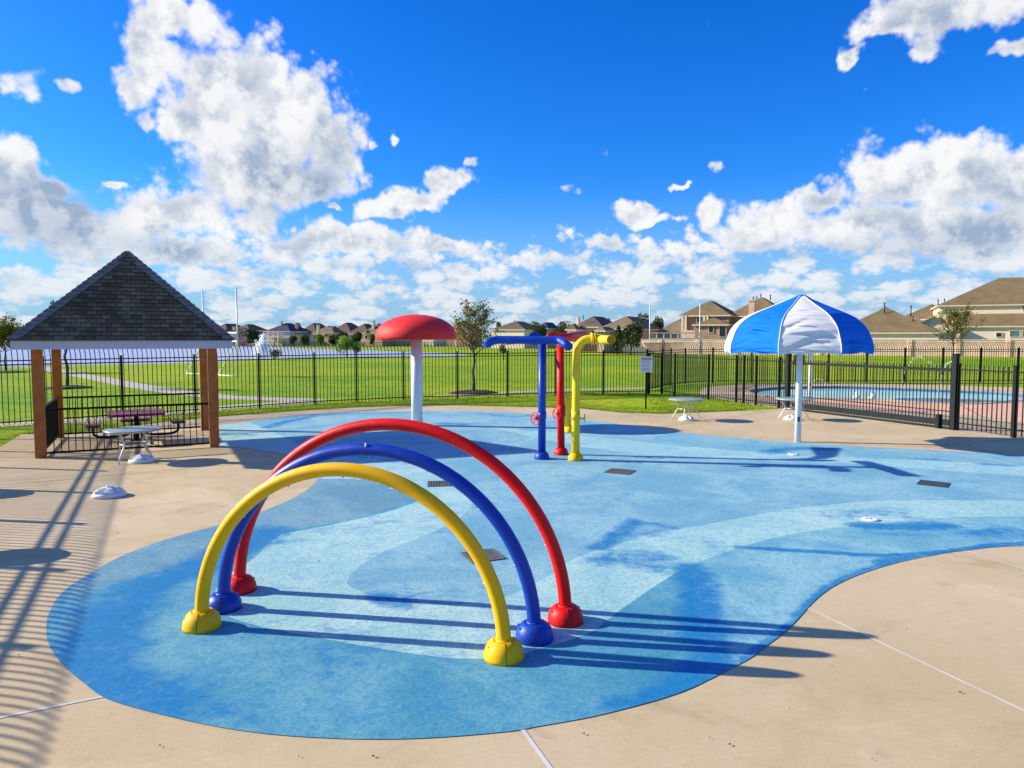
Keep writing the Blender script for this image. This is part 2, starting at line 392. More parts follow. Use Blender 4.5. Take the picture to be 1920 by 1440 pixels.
def concrete_mat(name,c_a,c_b,c_stain):
    m,N,b=base_mat(name)
    tc=N.new('ShaderNodeTexCoord').outputs['Object']
    n1=N.noise(tc,0.30,5,0.65,dist=0.5); n2=N.noise(tc,1.1,6,0.68,dist=0.6); n3=N.noise(tc,28,4,0.75); n4=N.noise(tc,140,2,0.6)
    c=N.mix(N.mr(n1,0.36,0.64,smooth=True),c_a,c_b)
    c=N.mix(N.math('MULTIPLY',N.mr(n2,0.50,0.72,smooth=True),0.65),c,c_stain)
    n5=N.noise(N.vmath('ADD',tc,(31,7,0)),0.6,5,0.7,dist=1.0)
    c=N.mix(N.math('MULTIPLY',N.mr(n5,0.57,0.75,smooth=True),0.40),c,tuple(x*0.5 for x in c_stain))
    n7=N.noise(N.vmath('ADD',tc,(3,17,0)),0.45,5,0.7,dist=0.8)
    c=N.mix(N.math('MULTIPLY',N.mr(n7,0.52,0.70,smooth=True),0.5),c,tuple(min(1,x*1.22) for x in c_b))
    br_=N.noise(N.vmath('MULTIPLY',tc,(3,9,1)),2.6,5,0.75)
    c=N.mix(1.0,c,N.mix(N.mr(br_,0.3,0.7),(0.94,0.93,0.92),(1.05,1.05,1.05)),'MULTIPLY')
    vo=N.new('ShaderNodeTexVoronoi',feature='DISTANCE_TO_EDGE'); N.set(vo.inputs['Vector'],N.vmath('ADD',tc,N.vmath('SCALE',N.noise(tc,1.5,4,0.6,out='Color'),scale=0.5))); vo.inputs['Scale'].default_value=0.16
    ck=N.math('MULTIPLY',N.mr(vo.outputs[0],0.0006,0.0016,1.0,0.0),N.mr(N.noise(tc,0.5,2,0.5),0.52,0.60,0.0,0.55))
    c=N.mix(ck,c,(0.13,0.10,0.07))
    c=N.mix(1.0,c,N.mix(N.mr(n3,0.25,0.75),(0.92,0.92,0.92),(1.06,1.06,1.06)),'MULTIPLY')
    c=N.mix(1.0,c,N.mix(N.mr(n4,0.25,0.75),(0.88,0.88,0.88),(1.1,1.1,1.1)),'MULTIPLY')
    N.l.new(c,b.inputs['Base Color']); b.inputs['Roughness'].default_value=0.85; b.inputs['Specular IOR Level'].default_value=0.25
    bn=N.new('ShaderNodeBump'); bn.inputs['Strength'].default_value=0.25; bn.inputs['Distance'].default_value=0.01
    N.l.new(N.noise(tc,60,5,0.7),bn.inputs['Height']); N.l.new(bn.outputs[0],b.inputs['Normal']); return m
M['concrete']=concrete_mat('tan_concrete',(0.56,0.435,0.25),(0.63,0.505,0.315),(0.45,0.335,0.175))
M['coping']=concrete_mat('pink_coping',(0.52,0.38,0.29),(0.58,0.44,0.34),(0.42,0.30,0.22))
M['salmon']=concrete_mat('salmon_deck',(0.80,0.44,0.28),(0.84,0.50,0.34),(0.66,0.36,0.22))
def pad_mat():
    m,N,b=base_mat('blue_rubber_surface')
    tc=N.new('ShaderNodeTexCoord').outputs['Object']
    band=N.new('ShaderNodeAttribute',attribute_name='band').outputs['Fac']
    stain=N.new('ShaderNodeAttribute',attribute_name='stain').outputs['Fac']
    n1=N.noise(tc,0.55,5,0.65,dist=0.6); n2=N.noise(tc,2.2,6,0.7,dist=0.5); n3=N.noise(tc,26,5,0.8); n4=N.noise(tc,150,2,0.7); n6=N.noise(tc,8,5,0.75,dist=0.8)
    def band_col(stops):
        r=N.new('ShaderNodeValToRGB'); r.color_ramp.interpolation='CONSTANT'
        e=r.color_ramp.elements
        while len(e)<len(stops): e.new(0.5)
        for i,c in enumerate(stops): e[i].position=i/len(stops); e[i].color=(*c,1)
        N.l.new(N.math('ADD',band,0.02),r.inputs[0]); return r.outputs[0]
    # bands: 0 base mid, 1 outer band, 2 pale strip, 3 inner lobe, 4 grey-blue upper left, 5 light centre
    A=band_col([(0.20,0.44,0.53),(0.065,0.31,0.43),(0.36,0.62,0.60),(0.17,0.43,0.52),(0.15,0.33,0.41),(0.33,0.60,0.62),(0.19,0.45,0.55)])
    B=band_col([(0.33,0.57,0.60),(0.16,0.42,0.50),(0.49,0.71,0.65),(0.32,0.58,0.60),(0.25,0.43,0.47),(0.44,0.68,0.64),(0.35,0.57,0.58)])
    c=N.mix(N.mr(n1,0.38,0.62,smooth=True),A,B)
    c=N.mix(N.math('MULTIPLY',N.mr(n2,0.50,0.68,smooth=True),0.52),c,N.mix(0.5,A,(0.02,0.26,0.56)))
    c=N.mix(N.math('MULTIPLY',N.mr(n6,0.47,0.66,smooth=True),0.55),c,N.mix(0.5,A,(0.02,0.24,0.52)))
    wob=N.math('ADD',N.math('MULTIPLY',N.math('SUBTRACT',n2,0.5),1.3),N.math('MULTIPLY',N.math('SUBTRACT',n6,0.5),0.9))
    wob=N.math('ADD',wob,N.math('MULTIPLY',N.math('SUBTRACT',n3,0.5),0.7))
    st=N.math('MULTIPLY',N.mr(N.math('MULTIPLY_ADD',N.mr(stain,0.0,0.35),wob,stain),0.18,1.05,smooth=True),0.92)
    st=N.math('MULTIPLY',st,N.mr(n6,0.25,0.5,0.7,1.0))
    c=N.mix(st,c,(0.0,0.205,0.47))
    c=N.mix(1.0,c,N.mix(N.mr(n3,0.28,0.72),(0.50,0.62,0.74),(1.32,1.26,1.2)),'MULTIPLY')
    c=N.mix(1.0,c,N.mix(N.mr(n4,0.25,0.75),(0.80,0.84,0.88),(1.15,1.12,1.1)),'MULTIPLY')
    N.l.new(c,b.inputs['Base Color']); b.inputs['Roughness'].default_value=0.85; b.inputs['Specular IOR Level'].default_value=0.25
    bn=N.new('ShaderNodeBump'); bn.inputs['Strength'].default_value=0.6; bn.inputs['Distance'].default_value=0.01
    N.l.new(N.noise(tc,110,3,0.7),bn.inputs['Height']); N.l.new(bn.outputs[0],b.inputs['Normal']); return m
M['pad']=pad_mat()
def water_mat(name,color,rough,bscale,bstr,stretch=(1,1,1)):
    m,N,b=base_mat(name)
    tc=N.new('ShaderNodeTexCoord').outputs['Object']; v=N.vmath('MULTIPLY',tc,stretch)
    n=N.noise(v,bscale,4,0.6)
    N.l.new(N.vmath('SCALE',color,scale=N.mr(N.noise(v,bscale*0.3,3,0.6),0.3,0.7,0.85,1.15)),b.inputs['Base Color'])
    b.inputs['Roughness'].default_value=rough; b.inputs['IOR'].default_value=1.33
    bn=N.new('ShaderNodeBump'); bn.inputs['Strength'].default_value=bstr; bn.inputs['Distance'].default_value=0.05
    N.l.new(n,bn.inputs['Height']); N.l.new(bn.outputs[0],b.inputs['Normal']); return m
M['lake']=water_mat('lake_water',(0.42,0.46,0.60),0.3,1.2,0.25,(0.5,1,1))
M['poolwater']=water_mat('pool_water',(0.46,0.86,0.80),0.16,1.2,0.1)
M['tile']=mat('pool_tile',(0.05,0.14,0.28),0.3,var=0.2,vscale=8)
def shingle_mat(name,c1,c2,c3,uscale,vscale,uv=True):
    m,N,b=base_mat(name)
    t=N.new('ShaderNodeTexCoord'); v=t.outputs['UV'] if uv else t.outputs['Object']
    br=N.new('ShaderNodeTexBrick'); N.l.new(v,br.inputs['Vector'])
    br.inputs['Scale'].default_value=1.0; br.inputs['Brick Width'].default_value=uscale; br.inputs['Row Height'].default_value=vscale
    br.inputs['Mortar Size'].default_value=vscale*0.06; br.inputs['Mortar Smooth'].default_value=0.3; br.inputs['Bias'].default_value=0.0
    br.inputs['Color1'].default_value=(*c1,1); br.inputs['Color2'].default_value=(*c2,1); br.inputs['Mortar'].default_value=(*c3,1)
    n=N.noise(t.outputs['Object'],1.2,4,0.6); n2=N.noise(t.outputs['Object'],30,3,0.7)
    c=N.mix(1.0,br.outputs['Color'],N.mix(N.mr(n,0.3,0.7),(0.65,0.65,0.65),(1.35,1.35,1.35)),'MULTIPLY')
    c=N.mix(1.0,c,N.mix(n2,(0.6,0.6,0.6),(1.4,1.4,1.4)),'MULTIPLY')
    N.l.new(c,b.inputs['Base Color']); b.inputs['Roughness'].default_value=0.9; b.inputs['Specular IOR Level'].default_value=0.2
    bn=N.new('ShaderNodeBump'); bn.inputs['Strength'].default_value=0.8; bn.inputs['Distance'].default_value=0.02; bn.invert=True
    N.l.new(br.outputs['Fac'],bn.inputs['Height']); N.l.new(bn.outputs[0],b.inputs['Normal']); return m
M['pav_roof']=shingle_mat('slate_grey_shingles',(0.125,0.082,0.042),(0.25,0.175,0.098),(0.075,0.052,0.030),0.21,0.145)
def brick_mat(name,c1,c2,mort,sc=1.0):
    m,N,b=base_mat(name)
    tc=N.new('ShaderNodeTexCoord').outputs['Object']; x,y,z=N.sep(tc)
    v=N.comb(N.math('ADD',x,y),z,0)
    br=N.new('ShaderNodeTexBrick'); N.l.new(v,br.inputs['Vector']); br.inputs['Scale'].default_value=sc
    br.inputs['Brick Width'].default_value=0.4; br.inputs['Row Height'].default_value=0.15; br.inputs['Mortar Size'].default_value=0.012
    br.inputs['Color1'].default_value=(*c1,1); br.inputs['Color2'].default_value=(*c2,1); br.inputs['Mortar'].default_value=(*mort,1)
    n=N.noise(tc,0.6,4,0.6)
    N.l.new(N.mix(1.0,br.outputs['Color'],N.mix(N.mr(n,0.3,0.7),(0.82,0.82,0.82),(1.15,1.15,1.15)),'MULTIPLY'),b.inputs['Base Color']); b.inputs['Roughness'].default_value=0.9
    return m
M['wall_brick']=brick_mat('tan_block_wall',(0.92,0.60,0.42),(0.95,0.67,0.49),(0.88,0.66,0.50))
M['pink_brick']=brick_mat('pink_brick',(0.72,0.42,0.29),(0.80,0.52,0.38),(0.62,0.45,0.36))
M['cream']=mat('cream_siding',(0.86,0.68,0.50),0.85,var=0.06)
M['grey_siding']=mat('light_siding',(0.55,0.52,0.50),0.85,var=0.06)
M['tan_stucco']=mat('tan_stucco',(0.60,0.42,0.26),0.9,var=0.1)
M['brown_brick']=brick_mat('brown_brick',(0.34,0.19,0.12),(0.42,0.25,0.16),(0.4,0.3,0.22))
M['trim']=mat('cream_trim',(0.74,0.62,0.46),0.7,var=0.04)
def roof_mat(name,c):
    m,N,b=base_mat(name); tc=N.new('ShaderNodeTexCoord').outputs['Object']; x,y,z=N.sep(tc)
    n=N.noise(tc,0.5,5,0.65); n2=N.noise(tc,7,4,0.75); rows=N.math('FRACT',N.math('MULTIPLY',z,4.2))
    f=N.math('MULTIPLY',N.mr(n,0.3,0.7,0.8,1.2),N.mr(n2,0.3,0.7,0.75,1.25)); f=N.math('MULTIPLY',f,N.mr(rows,0.0,0.25,0.8,1.0))
    N.l.new(N.vmath('SCALE',c,scale=f),b.inputs['Base Color']); b.inputs['Roughness'].default_value=0.95; b.inputs['Specular IOR Level'].default_value=0.15; return m
M['roof_brown']=roof_mat('brown_shingles',(0.215,0.155,0.080))
M['roof_grey']=roof_mat('grey_brown_shingles',(0.150,0.115,0.088))
M['roof_tan']=roof_mat('tan_shingles',(0.23,0.175,0.115))
M['roof_slate']=roof_mat('slate_blue_shingles',(0.055,0.065,0.10))
M['glass']=mat('window_glass',(0.10,0.20,0.20),0.12,var=0.2,vscale=0.7)
M['pane_dark']=mat('dark_window',(0.02,0.02,0.022),0.15,var=0.2)
M['fab_blue']=mat('blue_fabric',(0.0,0.16,0.72),0.8,var=0.08,vscale=2,spec=0.2,bump=0.2,bscale=90)
M['fab_white']=mat('white_fabric',(0.74,0.73,0.71),0.85,var=0.05,vscale=2,spec=0.2,bump=0.2,bscale=90)
M['spray']=mat('water_spray',(0.9,0.92,0.95),0.4,var=0.02)
M['red_stripe']=mat('red_stripe',(0.55,0.01,0.04),0.6)
M['print_grey']=mat('printed_lines',(0.30,0.34,0.42),0.7)
M['sticker']=mat('dark_sticker',(0.02,0.05,0.10),0.5)
def catmull(pts, closed=False, n=6):
    pts=[Vector(p) for p in pts]; out=[]; N_=len(pts)
    rng=range(N_) if closed else range(N_-1)
    for i in rng:
        if closed: p0,p1,p2,p3=pts[i-1],pts[i],pts[(i+1)%N_],pts[(i+2)%N_]
        else: p0,p1,p2,p3=pts[max(i-1,0)],pts[i],pts[i+1],pts[min(i+2,N_-1)]
        for k in range(n):
            t=k/n
            out.append(0.5*((2*p1)+(p2-p0)*t+(2*p0-5*p1+4*p2-p3)*t*t+(3*p1-p0-3*p2+p3)*t**3))
    if not closed: out.append(pts[-1])
    return out
def GL(l): return [G(*p) for p in l]
def inpoly(P_, poly):
    x=P_[:,0]; y=P_[:,1]; r=np.zeros(len(P_),bool); n=len(poly)
    for i in range(n):
        x1,y1=poly[i][0],poly[i][1]; x2,y2=poly[(i+1)%n][0],poly[(i+1)%n][1]
        if y1==y2: continue
        c=((y1>y)!=(y2>y)) & (x < (x2-x1)*(y-y1)/(y2-y1)+x1); r^=c
    return r
# ================================================================== GROUND
POOL_WATER=GL([(1405,734),(1425,729.3),(1475,726),(1575,725.2),(1671,728.5),(1751,731.5),(1836,735),(1895,739),(1925,744),(1900,751),(1850,755),(1812,755.5),(1718,753),(1647,749),(1550,747),(1475,745),(1430,741.5)])
poolc=catmull(POOL_WATER,True,5)
cen=sum(poolc,Vector((0,0,0)))/len(poolc)
def offset(poly,d):
    n=len(poly); out=[]
    for i in range(n):
        t=(poly[(i+1)%n]-poly[i-1]).normalized(); nn=Vector((t.y,-t.x,0))
        if nn.dot(poly[i]-cen)<0 and abs(nn.dot((poly[i]-cen).normalized()))>0.05: nn=-nn
        out.append(poly[i]+nn*d)
    return out
pool_out=offset(poolc,0.35); pool_in=poolc
def holed(name,outer,hole,z,m,kind='structure'):
    loops=[[Vector((p[0],p[1],0)) for p in outer],[Vector((p[0],p[1],0)) for p in hole]]
    tri=geometry.tessellate_polygon(loops); allp=[p for l in loops for p in l]
    mb=MB(); fs=[]
    for t in tri:
        a,b,c=[allp[i] for i in t]
        fs.append(t if (b-a).cross(c-a).z>0 else (t[0],t[2],t[1]))
    mb.add([(p.x,p.y,z) for p in allp],fs); return structure(name,mb,m,kind)
holed('lawn',[(3500*math.cos(a),3500*math.sin(a)) for a in [2*math.pi*i/64 for i in range(64)]],pool_out,-0.02,M['lawn'])
DECK=[(41,814),(125,813),(200,805),(300,792),(389,783),(500,774.5),(580,768.8),(667,763.8),(755,760.8),(855,760),(965,762.5),(1090,766),(1165,773.7),(1240,776),(1325,773),(1400,769.5),(1452,767.5),(1475,765),(1400,756),(1345,746),(1312,736),(1318,727),(1370,722),(1450,719.8),(1600,719.3),(1750,722),(1920,727),(2050,731)]
deck=GL(DECK)+[Vector((40,16,0)),Vector((40,-12,0)),Vector((-3.0,-12,0)),Vector((-5.1,0,0)),G(0,838)]
deck_front=deck[:19]
mb=MB()
loops=[[Vector((p[0],p[1],0)) for p in deck],[Vector((p[0],p[1],0)) for p in pool_out]]
tri=geometry.tessellate_polygon(loops); allp=[p for l in loops for p in l]; fs=[]
for t in tri:
    a,b,c=[allp[i] for i in t]; fs.append(t if (b-a).cross(c-a).z>0 else (t[0],t[2],t[1]))
mb.add([(p.x,p.y,0.0) for p in allp],fs,0)
# slab edge
n=len(deck)
for i in range(n):
    a=deck[i]; b=deck[(i+1)%n]; mb.add([(a.x,a.y,0),(b.x,b.y,0),(b.x,b.y,-.1),(a.x,a.y,-.1)],[(0,1,2,3)],0)
def strip(p,q,w,mat_):
    a=G(*p); b=G(*q); d=(b-a).normalized(); nn=Vector((-d.y,d.x,0))*w/2
    mb.add([(a-nn)+Vector((0,0,.004)),(b-nn)+Vector((0,0,.004)),(b+nn)+Vector((0,0,.004)),(a+nn)+Vector((0,0,.004))],[(0,1,2,3)],mat_)
for p,q,w,k in [((978,1366),(1060,1480),.030,1),((-60,1358),(197,1306),.030,1),((1514,1140),(2000,1371),.022,1),((1808,1032),(2000,1092),.022,1),
    ((-40,1078),(250,1035),.018,1),((30,977),(592,910),.014,1),((1311,781),(1422,798),.03,1),((1422,798),(1625,835),.025,1),((1560,787),(1960,823),.03,1),
    ((667,764),(680,772),.03,1),((858,760.5),(852,771),.03,1),((985,764),(1010,777),.03,1),((1175,775),(1330,792),.03,2),
    ((410,780),(70,812),.02,2),((-20,858.5),(76,857),.02,2),((78,857.5),(410,840),.02,2),((290,862),(445,848),.02,2),((60,905),(420,872),.016,2),((1730,838),(1920,822),.02,2),((1240,800),(1480,767),.02,2),
    ((1500,735),(1480,720),.03,2),((1800,760),(1900,810),.03,2)]:
    strip(p,q,w,k)
structure('pool_deck',mb,[M['concrete'],M['joint'],M['joint_dark']])
# pool basin, coping, water
mb=MB(); n=len(poolc)
zc=0.03
for i in range(n):
    j=(i+1)%n; o1,o2,a,b=pool_out[i],pool_out[j],pool_in[i],pool_in[j]
    mb.add([(o1.x,o1.y,zc),(o2.x,o2.y,zc),(b.x,b.y,zc),(a.x,a.y,zc)],[(0,1,2,3)],0)
    mb.add([(o1.x,o1.y,zc),(o2.x,o2.y,zc),(o2.x,o2.y,-.05),(o1.x,o1.y,-.05)],[(0,3,2,1)],0)
    mb.add([(a.x,a.y,zc),(b.x,b.y,zc),(b.x,b.y,-.6),(a.x,a.y,-.6)],[(0,1,2,3)],1)
structure('pool_coping',mb,[M['coping'],M['tile']])
mb=MB(); tri=geometry.tessellate_polygon([[Vector((p.x,p.y,0)) for p in poolc]]); fs=[]
for t in tri:
    a,b,c=[poolc[i] for i in t]; fs.append(t if (b-a).cross(c-a).z>0 else (t[0],t[2],t[1]))
mb.add([(p.x,p.y,-.10) for p in poolc],fs); structure('pool_water',mb,M['poolwater'])
mb=MB()
sal=catmull(GL([(1560,750.5),(1700,757),(1820,760),(1920,757),(2050,760),(1960,795),(1860,782),(1700,773),(1600,765),(1530,757)]),True,4)
tri=geometry.tessellate_polygon([[Vector((p.x,p.y,0)) for p in sal]]); fs=[]
for t in tri:
    a,b,c=[sal[i] for i in t]; fs.append(t if (b-a).cross(c-a).z>0 else (t[0],t[2],t[1]))
mb.add([(p.x,p.y,.004) for p in sal],fs); structure('salmon_pool_deck',mb,M['salmon'])
# lake
mb=MB()
lk=catmull([G(-400,676),G(-150,682),G(0,686),G(150,684),G(300,681.5),G(412,677.5),G(500,673.5),G(590,669.5),G(755,668.5),G(853,667.3),G(880,665.5),G(845,662.5),G(760,659.5),G(700,657),G(590,654),G(520,650.5),G(420,645.5),G(300,641),G(120,638.6),G(-100,638),G(-600,638.4),G(-700,655)],True,4)
tri=geometry.tessellate_polygon([[Vector((p.x,p.y,0)) for p in lk]]); fs=[]
for t in tri:
    a,b,c=[lk[i] for i in t]; fs.append(t if (b-a).cross(c-a).z>0 else (t[0],t[2],t[1]))
mb.add([(p.x,p.y,-.012) for p in lk],fs); structure('lake_water',mb,M['lake'])
# sidewalks
def ribbon(name,pts,w,z,m):
    c=catmull([G(*p) for p in pts],False,8); mb=MB(); vs=[]
    for i,p in enumerate(c):
        t=(c[min(i+1,len(c)-1)]-c[max(i-1,0)]).normalized(); nn=Vector((-t.y,t.x,0))*w/2
        vs+=[(p.x-nn.x,p.y-nn.y,z),(p.x+nn.x,p.y+nn.y,z)]
    mb.add(vs,[(2*i,2*i+2,2*i+3,2*i+1) for i in range(len(c)-1)]); structure(name,mb,m)
ribbon('park_path',[(-150,807),(0,795),(184,786),(330,771.5),(440,762),(545,754.5),(580,750.5),(530,748),(430,744.5),(340,735),(269,725),(200,712),(150,703),(110,695.5),(70,688.5),(0,687.5),(-200,684)],1.5,-.010,M['path'])
ribbon('far_path',[(820,742.5),(900,738),(1050,731),(1130,729),(1213,727)],1.0,-.010,M['path'])
# ================================================================== SPLASH PAD
OUT=[(414,799),(442,795),(483,789),(530,783),(583,777.5),(650,774),(720,772.3),(797,771),(863,771),(930,773),(1000,776.5),(1060,782),(1118,790),(1177,798),(1230,806.5),(1328,816),(1417,824),(1493,829.5),(1580,835.5),(1654,840),(1747,844.5),(1822,848),(1920,856),(2100,880),(2500,960),(2600,1040),(2200,1028),(1920,1024),(1810,1032.5),(1747,1042),(1680,1056),(1613,1077),(1563,1100),(1533,1122),(1513,1142),(1493,1165),(1470,1187),(1437,1212),(1410,1233),(1373,1253),(1330,1275),(1280,1298),(1210,1320),(1110,1345),(1010,1363),(960,1372),(850,1382),(760,1386.5),(675,1387),(590,1384),(500,1377),(420,1366),(350,1352),(260,1330),(195,1309),(155,1280),(125,1255),(98,1222),(87,1190),(92,1150),(118,1110),(170,1075),(240,1038),(325,1008),(410,985),(483,962),(517,949),(558,930),(583,913),(597,897),(600,884),(588,870),(560,858),(523,850),(470,842),(440,838.5),(415,836)]
outl=catmull(GL(OUT),True,4)
A_=GL([(2550,1000),(2100,972),(1920,969.5),(1780,971),(1680,978),(1580,988),(1480,1003),(1397,1024),(1347,1041),(1297,1060),(1240,1092),(1160,1147),(1110,1185),(1040,1210),(950,1233),(870,1236),(800,1230),(700,1215),(600,1197),(500,1178),(430,1157),(402,1125),(420,1085),(475,1048),(525,1005),(620,985),(720,962),(790,938)])
B_=GL([(2550,952),(2100,941),(1920,939),(1747,939),(1630,940),(1547,948),(1480,955),(1413,967),(1330,983),(1280,991),(1223,1001),(1173,1017),(1120,1032),(1073,1050),(1033,1078),(1000,1097),(947,1120),(907,1131),(840,1134),(773,1129),(717,1121),(677,1110),(657,1101),(651,1090),(660,1077),(683,1057),(727,1032),(773,1014),(813,998),(857,976),(875,960),(885,945),(884,930)])
S1=[(930,803),(1010,809),(1087,817),(1180,826),(1280,837),(1420,848),(1560,857),(1700,862),(1950,876),(2300,900),(2300,925),(1950,895),(1700,878),(1560,868),(1400,862),(1280,856),(1177,849),(1087,837),(1010,823),(960,811)]
A=catmull(A_,False,5); B=catmull(B_,False,5); S=catmull(GL(S1),True,4)
verts=[]; edges=[]
def addloop(l,closed):
    o=len(verts); verts.extend([Vector((p.x,p.y)) for p in l])
    for i in range(len(l)-1): edges.append((o+i,o+i+1))
    if closed: edges.append((o+len(l)-1,o))
    return list(range(o,o+len(l)))
outer=addloop(outl,True)
onp=np.array([(p.x,p.y) for p in outl])
def clipin(l):
    a=np.array([(p.x,p.y) for p in l]); return [p for p,k in zip(l,inpoly(a,onp)) if k]
addloop(clipin(A),False); addloop(clipin(B),False); addloop(S,True) if False else None
sc_=clipin(S); addloop(sc_,False)
g1=np.stack(np.meshgrid(np.arange(-5,9,.065),np.arange(4.5,11,.065)),-1).reshape(-1,2)
g2=np.stack(np.meshgrid(np.arange(-9,26,.16),np.arange(9.5,29,.16)),-1).reshape(-1,2); g2=g2[(g2[:,1]>=11)|(g2[:,0]>9)|(g2[:,0]<-5)]
gp=np.concatenate([g1,g2]); gp=gp+RNG.uniform(-.012,.012,gp.shape); gp=gp[inpoly(gp,onp)]
# keep away from the outline
d=np.full(len(gp),9.0)
for i in range(0,len(onp)): d=np.minimum(d,np.hypot(gp[:,0]-onp[i,0],gp[:,1]-onp[i,1]))
gp=gp[d>0.03]
verts.extend([Vector((float(a),float(b))) for a,b in gp])
cv,ce,cf,_,_,_=geometry.delaunay_2d_cdt(verts,edges,[outer],1,1e-5)
cvn=np.array([(v.x,v.y) for v in cv]); cfn=[list(f) for f in cf]
me=bpy.data.meshes.new('splash_pad')
mbp=MB(); ZP=0.006
tris=np.array([f[:3] for f in cfn]); cc=cvn[tris].mean(1)
p0,p1,p2=cvn[tris[:,0]],cvn[tris[:,1]],cvn[tris[:,2]]
cr=(p1[:,0]-p0[:,0])*(p2[:,1]-p0[:,1])-(p1[:,1]-p0[:,1])*(p2[:,0]-p0[:,0])
keep=inpoly(cc,onp); cfn=[(f if c>0 else f[::-1]) for f,c,k in zip(cfn,cr,keep) if k]; cc=cc[keep]
me.from_pydata([(a,b,ZP) for a,b in cvn],[],cfn); me.materials.append(M['pad'])
# bands
def xy(l): return [(p.x,p.y) for p in l]
polyA=xy(A)+xy(GL([(700,900)]))+[(-9,15),(-9,2),(30,2)]
polyB=xy(B)+xy(GL([(850,882),(600,850),(400,760)]))+[(-12,40),(40,40)]
poly4=xy(GL([(60,1140),(150,1118),(250,1085),(370,1052),(470,1012),(535,996),(660,975),(800,930),(640,860)]))+[(-9,15)]
inA=inpoly(cc,polyA); inB=inpoly(cc,polyB); in4=inpoly(cc,poly4); inS=inpoly(cc,xy(S))
far6=inpoly(cc,xy(GL([(414,860),(700,835),(930,803),(1087,817),(1280,837),(1560,857),(1950,876)]))+[(30,40),(-12,40)])
in3=inpoly(cc,xy(GL([(1285,1050),(1300,1095),(1312,1140),(1318,1185),(1326,1230),(1330,1290)]))+[(30,3),(40,30),(12,30)])
band=np.where(inA,np.where(in4,4,np.where(in3,3,1)),np.where(inB,0,2))
band=np.where((band==0)&far6,6,band); band=np.where(inS&(band!=1),5,band)
at=me.attributes.new('band','FLOAT','FACE'); at.data.foreach_set('value',(band/7.0+0.001).astype(np.float32))
ST=[ # polyline px, radius m, strength
 ([(500,1000),(430,1035),(370,1062),(280,1100),(225,1145),(195,1200),(190,1250),(230,1300),(300,1325)],.33,1.0),
 ([(160,1260),(220,1270)],.25,.8),([(180,1200),(240,1190)],.25,.7),
 ([(110,1150),(125,1110),(180,1078)],.05,.7),
 ([(300,1325),(450,1345)],.2,.6),([(600,1200),(700,1220),(640,1260)],.35,.45),([(880,1240),(860,1330),(980,1330)],.4,.25),
 ([(1285,1065),(1310,1095),(1312,1140),(1318,1185),(1330,1230),(1335,1262)],.22,1.0),([(1335,1262),(1260,1300),(1150,1322)],.12,.9),([(1240,1290),(1320,1240)],.16,.7),
 ([(1190,978),(1160,1002),(1122,1027)],.14,.95),([(1190,980),(1262,990)],.14,.65),([(1215,998),(1180,1000)],.28,.5),
 ([(1140,1048),(1230,1048)],.28,.8),([(1230,1062),(1150,1052)],.25,.7),([(1290,1010),(1360,1030)],.2,.4),
 ([(1620,986),(1700,988),(1770,985)],.19,1.1),([(1560,965),(1640,960),(1700,968)],.22,.6),([(1630,1000),(1740,1003)],.12,.6),
 ([(1385,1027),(1480,1032),(1560,1037),(1650,1042),(1760,1037),(1850,1027),(1950,1018),(2200,1020)],.07,1.15),([(1850,1005),(1950,1000)],.3,.8),
 ([(1700,1040),(1640,1055)],.06,.9),
 ([(2200,1026),(1920,1019),(1810,1029),(1747,1038),(1680,1052),(1613,1073),(1563,1096),(1530,1118),(1508,1141),(1487,1165),(1462,1187),(1430,1211),(1400,1232),(1362,1252),(1320,1273)],.045,1.1),
 ([(480,1012),(560,1000),(690,985),(800,972),(870,955)],.16,.45),([(400,1050),(470,1030),(560,1012)],.10,.6),
 ([(760,1133),(700,1119)],.15,.9),([(850,1125),(720,1112)],.2,.5),([(800,1005),(860,985)],.12,.35),
 ([(500,802),(540,790),(583,782)],.22,.9),([(583,779),(700,775),(800,773)],.10,.8),([(415,797),(480,790),(530,785)],.10,.5),([(415,815),(470,816)],.35,.6),
 ([(830,794),(870,797)],.30,.8),([(900,775),(960,781),(1010,779)],.22,.6),([(700,803),(740,804)],.2,.5),
 ([(1000,842),(920,845)],.3,.35),([(1080,900),(1150,930)],.4,.25),
 ([(1440,848),(1490,842),(1560,842)],.25,.9),([(1720,860),(1780,865)],.15,.8),([(1840,870),(1900,874)],.13,.8),([(1740,846),(1900,856)],.12,.5),([(1500,838),(1450,842)],.3,.4),
 ([(1640,935),(1780,932)],.10,.3),([(1240,860),(1330,870)],.25,.2),([(900,1200),(1000,1215)],.3,.3),
]
sv=np.zeros(len(cvn))
for pl,r,w in ST:
    pts=np.array([(p.x,p.y) for p in catmull(GL(pl),False,3)]); r=max(r,.03)
    for i in range(len(pts)-1):
        a=pts[i]; b=pts[i+1]; ab=b-a; L=max((ab**2).sum(),1e-9)
        t=np.clip(((cvn-a)@ab)/L,0,1); dd=np.hypot(*(cvn-(a+t[:,None]*ab)).T)
        sv=np.maximum(sv,w*np.clip(1-(dd/(r*1.7))**2,0,1))
at=me.attributes.new('stain','FLOAT','POINT'); at.data.foreach_set('value',sv.astype(np.float32))
